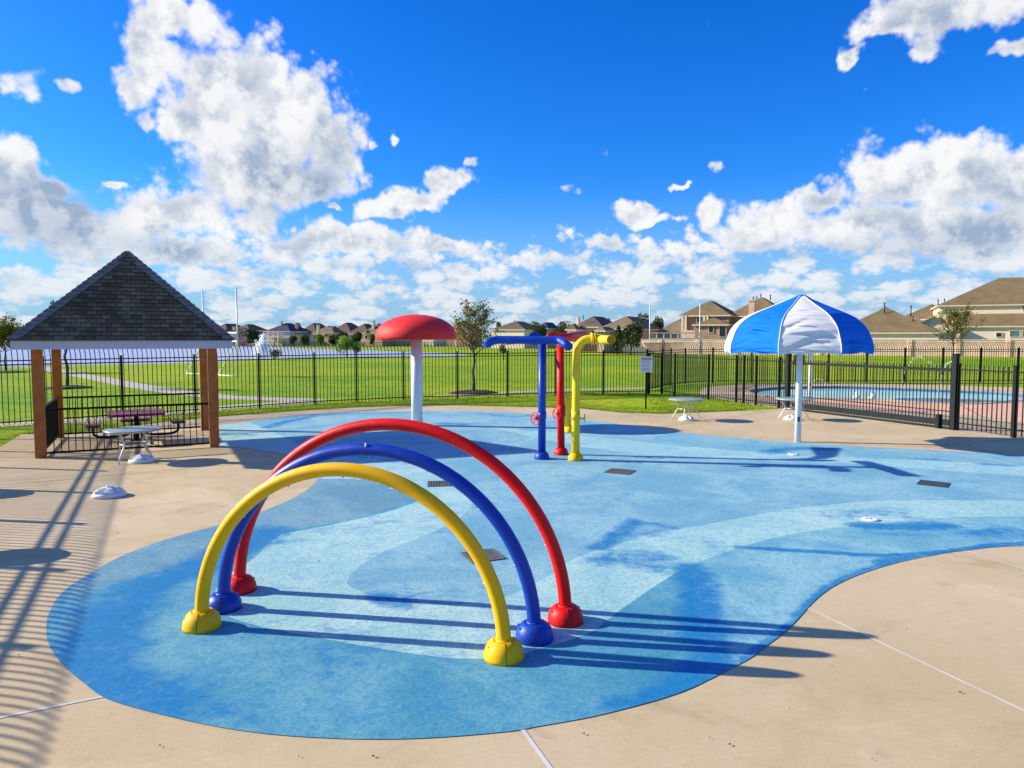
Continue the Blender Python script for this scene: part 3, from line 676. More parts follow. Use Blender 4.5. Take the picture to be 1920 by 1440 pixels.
# a few bits of litter and grit
mb=MB(); rl=random.Random(12)
for px,py in [(1095,1378),(1368,1398),(1635,1425),(85,1263),(97,1303),(35,1230),(1560,1250),(1700,1180),(1330,1385),(560,1420),(300,1400),(1800,1300),(1480,1330),(386,1100),(598,1054),(575,1148),(840,1070),(1150,960),(1100,905),(1745,939),(1666,925),(1780,948),(1687,958),(700,1420),(220,1000),(330,930)]:
    p=G(px,py); s_=rl.uniform(.004,.011); a=rl.uniform(0,6); mb.box((p.x,p.y,.012),(s_*1.6,s_,.006),a)
structure('leaf_litter',mb,M['mulch'],'stuff')
o=bpy.data.objects.new('splash_pad',me); COL.objects.link(o); o['kind']='structure'
# grass blades in the strips beside the deck
def blades(name,polys,dens,hmin,hmax,wid):
    vs=[];fs=[]
    for poly in polys:
        a=np.array([(p[0],p[1]) for p in poly]); lo=a.min(0); hi=a.max(0); n=int((hi-lo).prod()*dens)
        q=RNG.uniform(lo,hi,(n,2)); q=q[inpoly(q,a)]; q=q[~inpoly(q,np.array([(p.x,p.y) for p in deck]))]
        n=len(q); an=RNG.uniform(0,2*np.pi,n); h=RNG.uniform(hmin,hmax,n); w=wid*RNG.uniform(.6,1.3,n); ln=RNG.normal(0,.02,(n,2))
        dx=np.cos(an)*w/2; dy=np.sin(an)*w/2
        v=np.stack([np.stack([q[:,0]-dx,q[:,1]-dy,np.full(n,-.03)],1),np.stack([q[:,0]+dx,q[:,1]+dy,np.full(n,-.03)],1),np.stack([q[:,0]+ln[:,0],q[:,1]+ln[:,1],h],1)],1)
        o=sum(len(x) for x in vs); vs.append(v.reshape(-1,3)); fs.append(np.arange(3*n).reshape(-1,3)+o)
    V=np.concatenate(vs); F_=np.concatenate(fs); me=bpy.data.meshes.new(name); me.from_pydata(V.tolist(),[],F_.tolist()); me.materials.append(M['grass_blade'])
    ob=bpy.data.objects.new(name,me); COL.objects.link(ob); ob['kind']='stuff'
front=deck[:18]
def band_strip(pts,out):
    r=[]
    for i in range(len(pts)-1):
        a,b=pts[i],pts[i+1]; r.append([(a.x,a.y-.1),(b.x,b.y-.1),(b.x,b.y+out),(a.x,a.y+out)])
    return r
blades('grass',band_strip(front[:16],.30),1300,.03,.10,.02)
blades('grass',band_strip(front[:15],2.6)+[[tuple(G(1213,745)[:2]),tuple(G(1240,778)[:2]),tuple(G(1475,768)[:2]),tuple(G(1394,754)[:2]),tuple(G(1328,747)[:2]),tuple(G(1260,738)[:2])]],170,.0,.045,.03)
blades('grass',[[(-14.6,21),(-13.9,21.2),(-5.4,0.5),(-7.5,0.5)]],120,.01,.05,.03)
# ================================================================== FENCES
H_RAIL=2.07
def iron_fence(root, posts, lean=None, top=2.6, gap=0.15, curved=True, rails=(0.13,1.94,2.07), postw=.065, picket=.022, skip_last=False, bigposts=()):
    leanv=Vector((lean[0],lean[1],0)) if lean else Vector((0,1,0))
    for i in range(len(posts)-1):
        a,b=posts[i],posts[i+1]; a=Vector((a[0],a[1],0)); b=Vector((b[0],b[1],0)); L=(b-a).length; d=(b-a)/L
        nrm=Vector((-d.y,d.x,0))
        ln=(nrm if lean is None else leanv.normalized())
        mb=MB()
        for rz_ in rails: mb.beam(a+Vector((0,0,rz_)),b+Vector((0,0,rz_)),.032,.038)
        n=max(1,int(round(L/gap)))
        for k in range(n):
            p=a+d*(L*(k+.5)/n)
            if curved:
                pts=[p+Vector((0,0,.05)),p+Vector((0,0,H_RAIL))]
                for q in range(1,5):
                    an=q/4*R(62); rr=.52
                    pts.append(p+Vector((0,0,H_RAIL+rr*math.sin(an)))+ln*(rr*(1-math.cos(an))))
                for u in range(len(pts)-1): mb.beam(pts[u],pts[u+1],picket,picket,up=(d.x,d.y,0))
            else:
                mb.box((p.x,p.y,(top+.05)/2),(picket,picket,top-.05),math.atan2(d.y,d.x))
        part('picket_panel',mb,M['black'],root,world=True)
    for i,p in enumerate(posts):
        if skip_last and i==len(posts)-1: continue
        mb=MB(); w=postw*(1.5 if i in bigposts else 1); hz=(H_RAIL+.09 if curved else top+.02)
        mb.box((p[0],p[1],hz/2),(w,w,hz),.2); mb.box((p[0],p[1],hz+.012),(w*1.25,w*1.25,.024),.2)
        part('post',mb,M['black'],root,world=True)
def g2(px,py): p=G(px,py); return (p.x,p.y)
corner=(-16.4,22.2)
LF=[(corner[0]+.436*2.4*i,corner[1]-.90*2.4*i) for i in range(12)]
r=tag(empty('iron_fence',(LF[0][0],LF[0][1],0)),'tall black picket fence past the left edge that throws the striped shadow on the concrete','fence','tall black fences round the water park')
iron_fence(r,LF,lean=(-.9,-.436))
r=empty('iron_fence',(corner[0],corner[1],0)); tag(r,'long black iron fence with curved pickets running behind the pavilion and the red mushroom','fence','tall black fences round the water park')
BF=[corner]+[g2(*p) for p in [(85,794.5),(231,783.5),(367,774.2),(487,766),(590.7,758.3),(669,754.5),(757,750.3),(857.5,747.5),(951.7,744.3),(1042,741),(1131,739.3),(1213,738)]]
iron_fence(r,BF)
r=empty('iron_fence',(6.75,36,0)); c2=g2(1213,738)
tag(r,'black iron fence with curved pickets turning away beyond the swimming pool','fence','tall black fences round the water park')
q=[g2(1241,727),g2(1258,723.5),g2(1284,720.3),g2(1336,718.3)]
z0=q[-1]
RF=[(c2[0]+.35,c2[1]+1.9)]+q+[(z0[0]+2.42*i,z0[1]+.10*i) for i in range(1,13)]
iron_fence(r,RF,lean=(-.55,.83))
blades('grass',[[(a[0],a[1]-.12),(b[0],b[1]-.12),(b[0],b[1]+.15),(a[0],a[1]+.15)] for a,b in zip(BF[:-1],BF[1:])],420,.03,.15,.02)
# inner pool fence
r=empty('pool_fence',(G(1241,738).x,G(1241,738).y,0)); tag(r,'lower straight-topped black fence between the grass strip and the swimming pool','fence','lower black fences by the pool')
IF1=[g2(*p) for p in [(1216,738.5),(1241,738.5),(1265,742),(1328,749),(1380,754.5),(1394,756.2),(1417,759.2),(1460,764.8),(1474,767)]]
iron_fence(r,IF1,curved=False,top=2.0,rails=(.15,1.86),gap=.13,picket=.024,postw=.09,skip_last=True)
g0=G(1476,767.5); g1_=G(1787,806)
r=empty('pool_fence',(g1_.x,g1_.y,0)); tag(r,'lower black fence running from the sliding gate out of the right edge','fence','lower black fences by the pool')
p2=g2(1900,820.5); d_=Vector((p2[0]-g1_.x,p2[1]-g1_.y)); d_.normalize()
IF2=[(g1_.x+.06,g1_.y-.06),p2]+[(p2[0]+d_.x*2.1*i,p2[1]+d_.y*2.1*i) for i in range(1,5)]
iron_fence(r,IF2,curved=False,top=1.98,rails=(.22,1.84),gap=.145,picket=.024,postw=.10)
# sliding gate
r=empty('sliding_gate',(g0.x,g0.y,0)); tag(r,'wide black sliding gate in front of the turquoise pool with thick dark posts','gate')
dd_=(g1_-g0).normalized(); Lg=(g1_-g0).length
for p,h,w in ((g0,2.42,.16),(g1_,2.30,.145)):
    mb=MB(); mb.box((p.x,p.y,h/2),(w,w,h),math.atan2(dd_.y,dd_.x)); mb.box((p.x,p.y,h+.01),(w+.03,w+.03,.02),math.atan2(dd_.y,dd_.x)); part('gate_post',mb,M['darkgreen'],r,world=True)
a=g0+dd_*.12; b=g1_-dd_*.12
mb=MB(); up=Vector((0,0,1))
mb.beam(a+up*1.82,b+up*1.82,.06,.09); mb.beam(a+up*.20,b+up*.20,.08,.18); mb.beam(a+up*.55,b+up*.55,.03,.03); mb.beam(a+up*.04,b+up*.04,.05,.06)
part('gate_frame',mb,M['darkgreen'],r,world=True)
mb=MB(); n=int(Lg/.125)
for k in range(1,n): 
    p=g0+dd_*(Lg*k/n); mb.box((p.x,p.y,1.02),(.022,.022,1.86),math.atan2(dd_.y,dd_.x))
part('gate_pickets',mb,M['black'],r,world=True)
for k in (0.10,.05):
    p=g0+dd_*(Lg*k)
    mb=MB(); mb.box((p.x,p.y-.08,1.98),(.10,.12,.32),.3); mb.tube([(p.x,p.y-.08,1.84),(p.x,p.y-.08,1.76)],.07,10); part('gate_roller',mb,M['black'],r,world=True)
p=g1_-dd_*.55; mb=MB(); mb.box((p.x,p.y-.12,.22),(.16,.12,.42),.3); part('gate_latch_box',mb,M['darkgreen'],r,world=True)
# ================================================================== PAVILION
PC=(-10.17,19.22); PR=R(26.5)
pv=empty('pavilion',(PC[0],PC[1],0),PR); tag(pv,'open wooden pavilion with steep dark shingle roof and black railings','pavilion')
hw=1.88
for (sx,sy) in ((-1,-1),(1,-1),(1,1),(-1,1)):
    mb=MB(); w=.215; mb.box((sx*hw,sy*hw,1.28),(w,w,2.56)); part('post',mb,M['wood'],pv)
E=2.32; ZE=2.53
mb=MB(); t_=.19
for s_ in (-1,1):
    mb.box((0,s_*(E-.02),ZE+.10),(2*E,.04,.20)); mb.box((s_*(E-.02),0,ZE+.10),(.04,2*E-.08,.20))
part('fascia',mb,M['fascia'],pv)
mb=MB(); mb.box((0,0,ZE+.03),(2*E-.09,2*E-.09,.02)); part('soffit',mb,M['cream'],pv)
APEX=5.08; ZR=ZE+.20; E2=E+.05
def pav_roof():
    me=bpy.data.meshes.new('roof'); bm=bmesh.new(); uvl=bm.loops.layers.uv.new('UVMap')
    slope=math.hypot(E2,APEX-ZR); rows=int(slope/.145)
    for side in range(4):
        rot=Matrix.Rotation(side*math.pi/2,4,'Z')
        for i in range(rows):
            s0=i/rows; s1=min(1,(i+1.15)/rows); lift0=.022; lift1=.0
            h0=E2*(1-s0); h1=E2*(1-s1); z0_=ZR+(APEX-ZR)*s0; z1_=ZR+(APEX-ZR)*s1
            nz=E2/slope; ny=-(APEX-ZR)/slope
            co=[(-h0,-h0+ny*lift0,z0_+nz*lift0),(h0,-h0+ny*lift0,z0_+nz*lift0),(h1,-h1,z1_),(-h1,-h1,z1_)]
            vs=[bm.verts.new(rot@Vector(c)) for c in co]; f=bm.faces.new(vs)
            for l,(u,v) in zip(f.loops,[(-h0,s0*slope),(h0,s0*slope),(h1,s1*slope),(-h1,s1*slope)]): l[uvl].uv=(u+10+side*3.3,i*.145+(0.004 if v==s0*slope else .141))
            co2=[(-h0,-h0,z0_),(h0,-h0,z0_)]
            v2=[bm.verts.new(rot@Vector(c)) for c in co2]; f=bm.faces.new([v2[0],v2[1],vs[1],vs[0]])
            for l in f.loops: l[uvl].uv=(0.01,.002)
    bm.to_mesh(me); bm.free(); me.materials.append(M['pav_roof']); return me
o=bpy.data.objects.new('roof',pav_roof()); COL.objects.link(o); o.parent=pv
capm=mat('ridge_cap_shingles',(0.25,0.20,0.165),0.9,var=0.35,vscale=6,bump=.5)
for side in range(4):
    mb=MB(); rot=Matrix.Rotation(side*math.pi/2,4,'Z'); a=Vector((-E2-.02,-E2-.02,ZR+.01)); b=Vector((0,0,APEX+.02)); n=22
    for i in range(n):
        p=a.lerp(b,i/n*.985); q_=a.lerp(b,min(.985,(i+1.12)/n*.985)); w=.24*(1 if i<n-3 else .5)
        o1=Vector((w,-0.0,-.004)); o2=Vector((0,w,-.004)); up_=Vector((0,0,.045)); up2=Vector((0,0,.02))
        vs=[p+o1+up_*0.4,p+up_,p+o2+up_*0.4,q_+o1+up2*.3,q_+up2,q_+o2+up2*.3]
        # slope the wings along both planes
        k=(APEX-ZR)/E2
        vs[0].z=p.z+.028; vs[3].z=q_.z+.012; vs[2].z=p.z+.028; vs[5].z=q_.z+.012
        mb.add([rot@v for v in vs],[(0,1,4,3),(1,2,5,4),(0,2,1)])
    part('ridge_cap',mb,capm,pv)
def railing(a,b,fine=False,gap=.145):
    mb=MB(); a=Vector((*a,0)); b=Vector((*b,0)); z=Vector((0,0,1)); L=(b-a).length
    mb.beam(a+z*1.12,b+z*1.12,.05,.05); mb.beam(a+z*.10,b+z*.10,.04,.045)
    n=int(L/gap)
    for k in range(1,n):
        p=a.lerp(b,k/n); mb.box((p.x,p.y,.61),(.02,.02,1.0))
    part('railing',mb,M['black'],pv)
h2=hw-.12
railing((-h2,-hw),(h2,-hw)); railing((-h2,hw),(h2,hw)); railing((-hw,-h2),(-hw,h2),gap=.10)
# ================================================================== ROUND TABLES
def make_table(label):
    t=tag(empty('round_table'),label,'table','round patio tables')
    mb=MB(); rr=.61
    mb.lathe([(0.03,.735),(rr-.02,.735),(rr-.004,.727),(rr,.715),(rr-.004,.703),(rr-.03,.700),(0.03,.700)],n=48)
    part('table_top',mb,M['table'],t)
    for k in range(4):
        an=math.pi/4+k*math.pi/2+.25; c,s_=math.cos(an),math.sin(an); mb=MB()
        mb.tube([(c*r_,s_*r_,z_) for r_,z_ in ((.40,.70),(.385,.60),(.30,.46),(.285,.40),(.33,.33),(.47,.10),(.485,.04),(.485,0))],.0165,8)
        part('leg',mb,M['steel'],t)
    mb=MB(); mb.tube([(.285*math.cos(a),.285*math.sin(a),.40) for a in [2*math.pi*i/24 for i in range(24)]],.012,6,closed=True)
    mb.tube([(.50*math.cos(a),.50*math.sin(a),.69) for a in [2*math.pi*i/32 for i in range(32)]],.012,6,closed=True)
    part('leg_brace',mb,M['steel'],t); return t
def make_base(label):
    b=tag(empty('umbrella_base'),label,'umbrella base','white umbrella bases')
    mb=MB(); mb.lathe([(.27,0),(.275,.03),(.262,.065),(.25,.07)],n=32); part('weight_ring',mb,M['white_dirty'],b)
    mb=MB(); vs=[]; n=32
    prof=[(.25,.07),(.20,.10),(.12,.145),(.055,.165),(.05,.19),(.02,.19)]
    for r_,z_ in prof:
        for k in range(n):
            a=2*math.pi*k/n; lob=1.0 if r_<.06 or r_>.24 else (1.12 if abs(math.cos(2*a))>.62 else .72)
            vs.append((r_*lob*math.cos(a),r_*lob*math.sin(a),z_*(1 if r_>.24 or r_<.06 else (1.05 if abs(math.cos(2*a))>.62 else .68))))
    fs=[(i*n+k,i*n+(k+1)%n,(i+1)*n+(k+1)%n,(i+1)*n+k) for i in range(len(prof)-1) for k in range(n)]
    mb.add(vs,fs,0,False); part('ribbed_cover',mb,M['white_dirty'],b); return b
bpy.context.view_layer.update()
t1=make_table('round frosted table on steel legs in front of the pavilion railing'); p=G(252,864); t1.location=p; t1.rotation_euler=(0,0,.35)
p=G(1287,788); dup(t1,p,.1,'round grey table on the deck beside the grass strip and the sign')
p=G(1488,787); dup(t1,p,.45,'round table standing behind the white parasol pole by the gate')
dup(t1,(-7.83,9.29,0),0,'round table past the left edge, its large oval shadow on the striped concrete',scale=(.95,.62,1))
dup(t1,(-10.7,12.95,0),0,'round table past the left edge, casting the smaller far oval shadow',scale=(.9,.62,1))
b1=make_base('white umbrella base lying alone on the concrete'); b1.location=G(205,930); b1.rotation_euler=(0,0,.5)
p=G(266,866); dup(b1,(p.x,p.y,0),.1,'white umbrella base under the round table near the pavilion')
p=G(1287,788); dup(b1,(p.x,p.y,0),.9,'white umbrella base under the table beside the grass strip')
p=G(1484,787); dup(b1,(p.x,p.y,0),.2,'white umbrella base under the table behind the parasol pole')
# ================================================================== PICNIC TABLE
pt=empty('picnic_table',(-10.25,19.55,0),PR+.05); tag(pt,'maroon picnic table with four seats on black curved arms inside the pavilion','picnic table')
mb=MB(); w=.68
k_=.10; oct_=[(-w,-w+k_),(-w+k_,-w),(w-k_,-w),(w,-w+k_),(w,w-k_),(w-k_,w),(-w+k_,w),(-w,w-k_)]
mb.prism(oct_,.715,.785); part('table_top',mb,M['maroon'],pt)
mb=MB(); mb.tube([(0,0,0),(0,0,.73)],.06,12); mb.beam((-.5,0,.715),(.5,0,.715),.05,.035); mb.beam((0,-.5,.70),(0,.5,.70),.05,.035); mb.lathe([(.16,0),(.16,.02),(.07,.03)],n=20)
part('pedestal',mb,M['black'],pt)
for k in range(4):
    rot=Matrix.Rotation(k*math.pi/2,4,'Z'); mb=MB()
    for off in (-.09,.09):
        pts=[Vector(c) for c in ((.05,off,.30),(.25,off,.17),(.55,off,.13),(.85,off,.14),(1.0,off,.20),(1.04,off,.30),(1.04,off,.44))]
        mb.tube([rot@q_ for q_ in catmull(pts,False,4)],.024,8)
    part('seat_arm',mb,M['black'],pt)
    mb=MB(); L_=.50 if k%2==0 else .75
    poly=[(1.04-.17,-L_/2+.05),(1.04-.12,-L_/2),(1.04+.12,-L_/2),(1.04+.17,-L_/2+.05),(1.04+.17,L_/2-.05),(1.04+.12,L_/2),(1.04-.12,L_/2),(1.04-.17,L_/2-.05)]
    pr=[(rot@Vector((x_,y_,0)))[:2] for x_,y_ in poly]; mb.prism(pr,.42,.49)
    part('seat',mb,M['maroon'],pt)
# ================================================================== SPLASH ARCHES
seam=mat('dark_seam',(0.02,0.02,0.02),.9)  # near-black lines for foot cover joints and the blue arch weld
def foot_cover(mb, c, r_=.178, seam_dir=-math.pi/2, toptilt=0):
    pf=[(r_,0),(r_*.995,.03),(r_*.96,.07),(r_*.86,.115),(r_*.70,.148),(r_*.56,.163),(r_*.52,.165),(r_*.50,.150),(.05,.150)]
    mb.lathe(pf,c,36)
    for sd in (seam_dir,seam_dir+math.pi):
        mb.tube([(c[0]+(q_[0]+.0008)*math.cos(sd),c[1]+(q_[0]+.0008)*math.sin(sd),c[2]+q_[1]) for q_ in pf[:7]],.0028,5,mat=1)
    for sd in (seam_dir+1.25,seam_dir-1.25,seam_dir+math.pi+1.25,seam_dir+math.pi-1.25):
        q_=(r_*.80,.125); mb.box((c[0]+q_[0]*math.cos(sd),c[1]+q_[0]*math.sin(sd),c[2]+q_[1]-.003),(.03,.03,.010),sd)
def arch(colkey,L,Rp,base,label,tr=.064,sd=-1.45):
    L=G(*L); Rp=G(*Rp); c=(L+Rp)/2; a=(Rp-L).normalized(); rad=(Rp-L).length/2
    root=empty('splash_arch',(c.x,c.y,ZP)); tag(root,label,'water arch','three nested splash arches')
    pts=[L+Vector((0,0,.06))]
    for i in range(57):
        th=math.pi-i*math.pi/56; pts.append(c+a*(rad*math.cos(th))+Vector((0,0,base+rad*math.sin(th))))
    pts.append(Rp+Vector((0,0,.06)))
    mb=MB(); mb.tube([p+Vector((0,0,ZP)) for p in pts],tr,24); part('arch_tube',mb,M[colkey],root,world=True)
    mb=MB()
    for fr in (.5,):
        th=math.pi*fr; cc_=c+a*(rad*math.cos(th))+Vector((0,0,base+rad*math.sin(th)+ZP)); tt=a
        mb.tube([cc_-tt*.003,cc_+tt*.003],tr+.0006,24)
    if colkey=='blue': part('weld_seam',mb,seam,root,world=True)
    nrm_=Vector((a.y,-a.x,0))
    for i_ in range(1,8):
        th=math.pi*i_/8; rd=Vector((0,0,1))*math.sin(th)+a*math.cos(th); pc=c+Vector((0,0,base+ZP))+rd*(rad-tr-.001)
        mb=MB(); mb.tube([pc+rd*.006,pc-rd*.010],.009,8); part('spray_nozzle',mb,M['steel'],root,world=True)
    for q_ in (L,Rp):
        mb=MB(); foot_cover(mb,(q_.x,q_.y,ZP),seam_dir=sd); part('foot_cover',mb,[M[colkey],seam],root,world=True)
        mb=MB(); mb.lathe([(tr+.012,.145),(tr+.018,.168),(tr+.001,.176)],(q_.x,q_.y,ZP),24); o=part('collar',mb,M[colkey],root,world=True)
    return root
arch('yellow',(379,1177),(945,1234),.10,'small yellow water arch, nearest of the three nested arches')
arch('blue',(420,1142),(1002,1199),.08,'middle dark blue water arch between the yellow and the red one')
ra=arch('red',(450,1108),(1060,1166),.08,'large red water arch, tallest and farthest of the nested arches')
# small white sticker on the top of the blue arch is modelled as its own little part
ba=[o for o in bpy.data.objects if o.name=='splash_arch.001'][0]
Lb,Rb=G(420,1142),G(1002,1199); cb=(Lb+Rb)/2; radb=(Rb-Lb).length/2
mb=MB(); mb.box((cb.x-.02,cb.y-.045,ZP+.08+radb+.050),(.012,.02,.035),.4); part('label',mb,M['white'],ba,world=True)
# ================================================================== MUSHROOM
mp=G(782,798); ms=empty('mushroom_shower',(mp.x,mp.y,0)); tag(ms,'tall red mushroom shower on a thick white pole','water mushroom')
mb=MB(); mb.tube([(0,0,0),(0,0,2.85)],.178,28); part('pole',mb,M['white'],ms)
mb=MB(); RM=1.27
pf=[(.18,2.76),(.9,2.745),(1.19,2.735),(1.235,2.74),(1.262,2.765),(1.272,2.82),(1.262,2.92),(1.23,3.02),(1.17,3.125),(1.07,3.225),(.93,3.32),(.75,3.405),(.55,3.465),(.35,3.505),(.17,3.525),(.001,3.53)]
mb.lathe(pf,n=64); part('cap',mb,M['red_cap'],ms)
mb=MB(); mb.lathe([(.26,0),(.26,.02),(.19,.03)],n=28); part('base_plate',mb,M['white'],ms)
# ================================================================== PIPE CANNONS
def wheel(mb,c,nrm,r_=.140):
    n=Vector(nrm).normalized(); u=n.cross(Vector((0,0,1))).normalized(); w_=u.cross(n)
    c=Vector(c)
    mb.tube([c+(u*math.cos(a)+w_*math.sin(a))*r_ for a in [2*math.pi*i/28 for i in range(28)]],.013,8,closed=True)
    for k in range(4):
        a=k*math.pi/2+.5; mb.tube([c,c+(u*math.cos(a)+w_*math.sin(a))*r_],.010,6)
    mb.tube([c-n*.02,c+n*.02],.028,10)
zc_=2.785
bp=G(1016,860.5); sr=empty('water_pipe_spray',(bp.x,bp.y,0)); tag(sr,'blue T shaped spray pipe with downturned ends and a red hand wheel','water spray','three tall spray pipes')
mb=MB(); mb.tube([(bp.x,bp.y,.05),(bp.x,bp.y,zc_-.02)],.089,24); mb.tube([(bp.x,bp.y,.93),(bp.x,bp.y,1.10)],.101,24); part('pole',mb,M['blue'],sr,world=True)
mb=MB(); foot_cover(mb,(bp.x,bp.y,ZP),.175); part('foot_cover',mb,[M['blue'],seam],sr,world=True)
e0=P(909,646,bp.y-.15); e1=P(929,637,bp.y-.03); e2=P(1050,638,bp.y-.30); e3=P(1067,650,bp.y-.72)
mb=MB(); cpath=[e0,e1,e1.lerp(e2,.05)]+[e1.lerp(e2,t) for t in (.3,.6,.95)]+[e2,e3]
cpath=[e0,e0.lerp(e1,.5),e0.lerp(e1,.82),e1.lerp(e2,.035),e1.lerp(e2,.12),e1.lerp(e2,.5),e1.lerp(e2,.9),e1.lerp(e2,.975),e2.lerp(e3,.12),e2.lerp(e3,.5),e3]
mb.tube(cpath,[.094,.094,.096,.096,.092,.092,.092,.096,.096,.094,.094],24); part('spray_arm',mb,M['blue'],sr,world=True)
pmid=Vector((bp.x-.16,bp.y-.05,zc_+.0)); dbar=(e2-e1).normalized()
mb=MB(); mb.tube([pmid-Vector((0,-.10,0)),pmid+Vector((0,.14,0))],.155,28); mb.tube([pmid+Vector((0,.14,0)),pmid+Vector((0,.17,0))],.15,28)
part('swivel_flange',mb,M['blue'],sr,world=True)
mb=MB(); wn=(-.75,-.66,0); wc=P(1003.5,785,bp.y-.17); wheel(mb,wc,wn); part('hand_wheel',mb,M['red'],sr,world=True)
mb=MB(); mb.tube([wc,Vector((bp.x,bp.y,wc.z))],.022,8); mb.box((bp.x-.1,bp.y-.06,wc.z),(.06,.08,.09),.6); part('valve_stem',mb,M['blue'],sr,world=True)
rp=G(1052,852.5); sr=empty('water_pipe_spray',(rp.x,rp.y,0)); tag(sr,'red spray pipe with slanting top channel standing behind the blue and yellow ones','water spray','three tall spray pipes')
mb=MB(); mb.tube([(rp.x,rp.y,.05),(rp.x-.03,rp.y,zc_-.05)],.089,24); mb.tube([(rp.x,rp.y,.93),(rp.x,rp.y,1.20)],.102,24); part('pole',mb,M['red'],sr,world=True)
mb=MB(); foot_cover(mb,(rp.x,rp.y,ZP),.172); part('foot_cover',mb,[M['red'],seam],sr,world=True)
a0=P(949,642.5,rp.y+.1); a1=P(1040,634,rp.y+.35); a2=P(1062,632,rp.y+.7); a3=P(1093,632,rp.y+2.0)
mb=MB(); mb.tube([a0,a0.lerp(a1,.5),a1,a2,a3],[.05,.06,.085,.10,.16],24); part('spray_arm',mb,M['red'],sr,world=True)
mb=MB(); c_=P(1037,634,rp.y+.1); mb.tube([c_-Vector((0,.08,0)),c_+Vector((0,.1,0))],.155,28); part('swivel_flange',mb,M['red'],sr,world=True)
mb=MB(); wc=P(1044,776.5,rp.y-.13); wheel(mb,wc,(-.8,-.6,0)); part('hand_wheel',mb,M['red'],sr,world=True)
mb=MB(); mb.tube([wc,Vector((rp.x,rp.y,wc.z))],.022,8); part('valve_stem',mb,M['red'],sr,world=True)
yp=G(1079,863); sr=empty('water_pipe_spray',(yp.x,yp.y,0)); tag(sr,'yellow spray pipe bent over at the top with a crosswise open tube','water spray','three tall spray pipes')
mb=MB(); bend=[Vector((yp.x,yp.y,.05)),Vector((yp.x,yp.y,1.0)),Vector((yp.x+.01,yp.y,2.45))]
for i in range(1,9):
    an=i/8*math.pi/2; bend.append(Vector((yp.x+.01+.30*(1-math.cos(an)),yp.y,2.47+.30*math.sin(an))))
bend.append(Vector((yp.x+.42,yp.y,2.775)))
mb.tube(bend,.093,24); mb.tube([(yp.x,yp.y,.93),(yp.x,yp.y,1.12)],.099,24); part('pole',mb,M['yellow2'],sr,world=True)
mb=MB(); foot_cover(mb,(yp.x,yp.y,ZP),.175); part('foot_cover',mb,[M['yellow'],seam],sr,world=True)
mb=MB(); fx=yp.x+.36; mb.tube([(fx-.03,yp.y,2.775),(fx+.03,yp.y,2.775)],.135,28); mb.tube([(fx+.05,yp.y,2.775),(fx+.075,yp.y,2.775)],.135,28); part('swivel_flange',mb,M['yellow2'],sr,world=True)
mb=MB(); mb.tube([(fx+.07,yp.y,2.775),(fx+.26,yp.y,2.775)],.09,20); n0=P(1146,637,15.3); n1_=P(1112,636.5,17.1)
mb.tube([n1_,n1_.lerp(n0,.5),n0+(n1_-n0)*.02],.097,28); mb.tube([n0+(n1_-n0)*.02,n0],.097,28,cap=False); mb.tube([n0.lerp(n1_,.02),n0.lerp(n1_,.06)],.088,28); part('spray_arm',mb,M['yellow2'],sr,world=True)
mb=MB(); wc=P(1096,784.5,yp.y+.02); wheel(mb,wc,(1,-.12,0),.09); part('hand_wheel',mb,M['yellow2'],sr,world=True)
mb=MB(); mb.tube([wc,Vector((yp.x,yp.y,wc.z))],.018,8); part('valve_stem',mb,M['yellow2'],sr,world=True)
# short yellow ground spray behind
yb=G(1067,811); sp=empty('ground_spray',(yb.x,yb.y,0)); tag(sp,'short yellow water post with slanted top seen behind the yellow pipe','water spray')
mb=MB(); top=P(1063,744,yb.y)
mb.tube([(yb.x-.05,yb.y,.18),(yb.x-.05,yb.y,1.05),(yb.x+.0,yb.y,1.17)],[.10,.10,.07],16); part('post',mb,M['yellow2'],sp,world=True)
mb=MB(); mb.tube([(yb.x+.15,yb.y+.15,.1),(yb.x+.15,yb.y+.15,.95)],.05,14); mb.tube([(yb.x-.05,yb.y,.5),(yb.x+.15,yb.y+.15,.55)],.04,10); part('side_pipe',mb,M['yellow2'],sp,world=True)
mb=MB(); mb.lathe([(.19,0),(.19,.05),(.15,.14),(.10,.2)],(yb.x,yb.y,ZP),20); part('foot_cover',mb,M['yellow2'],sp,world=True)
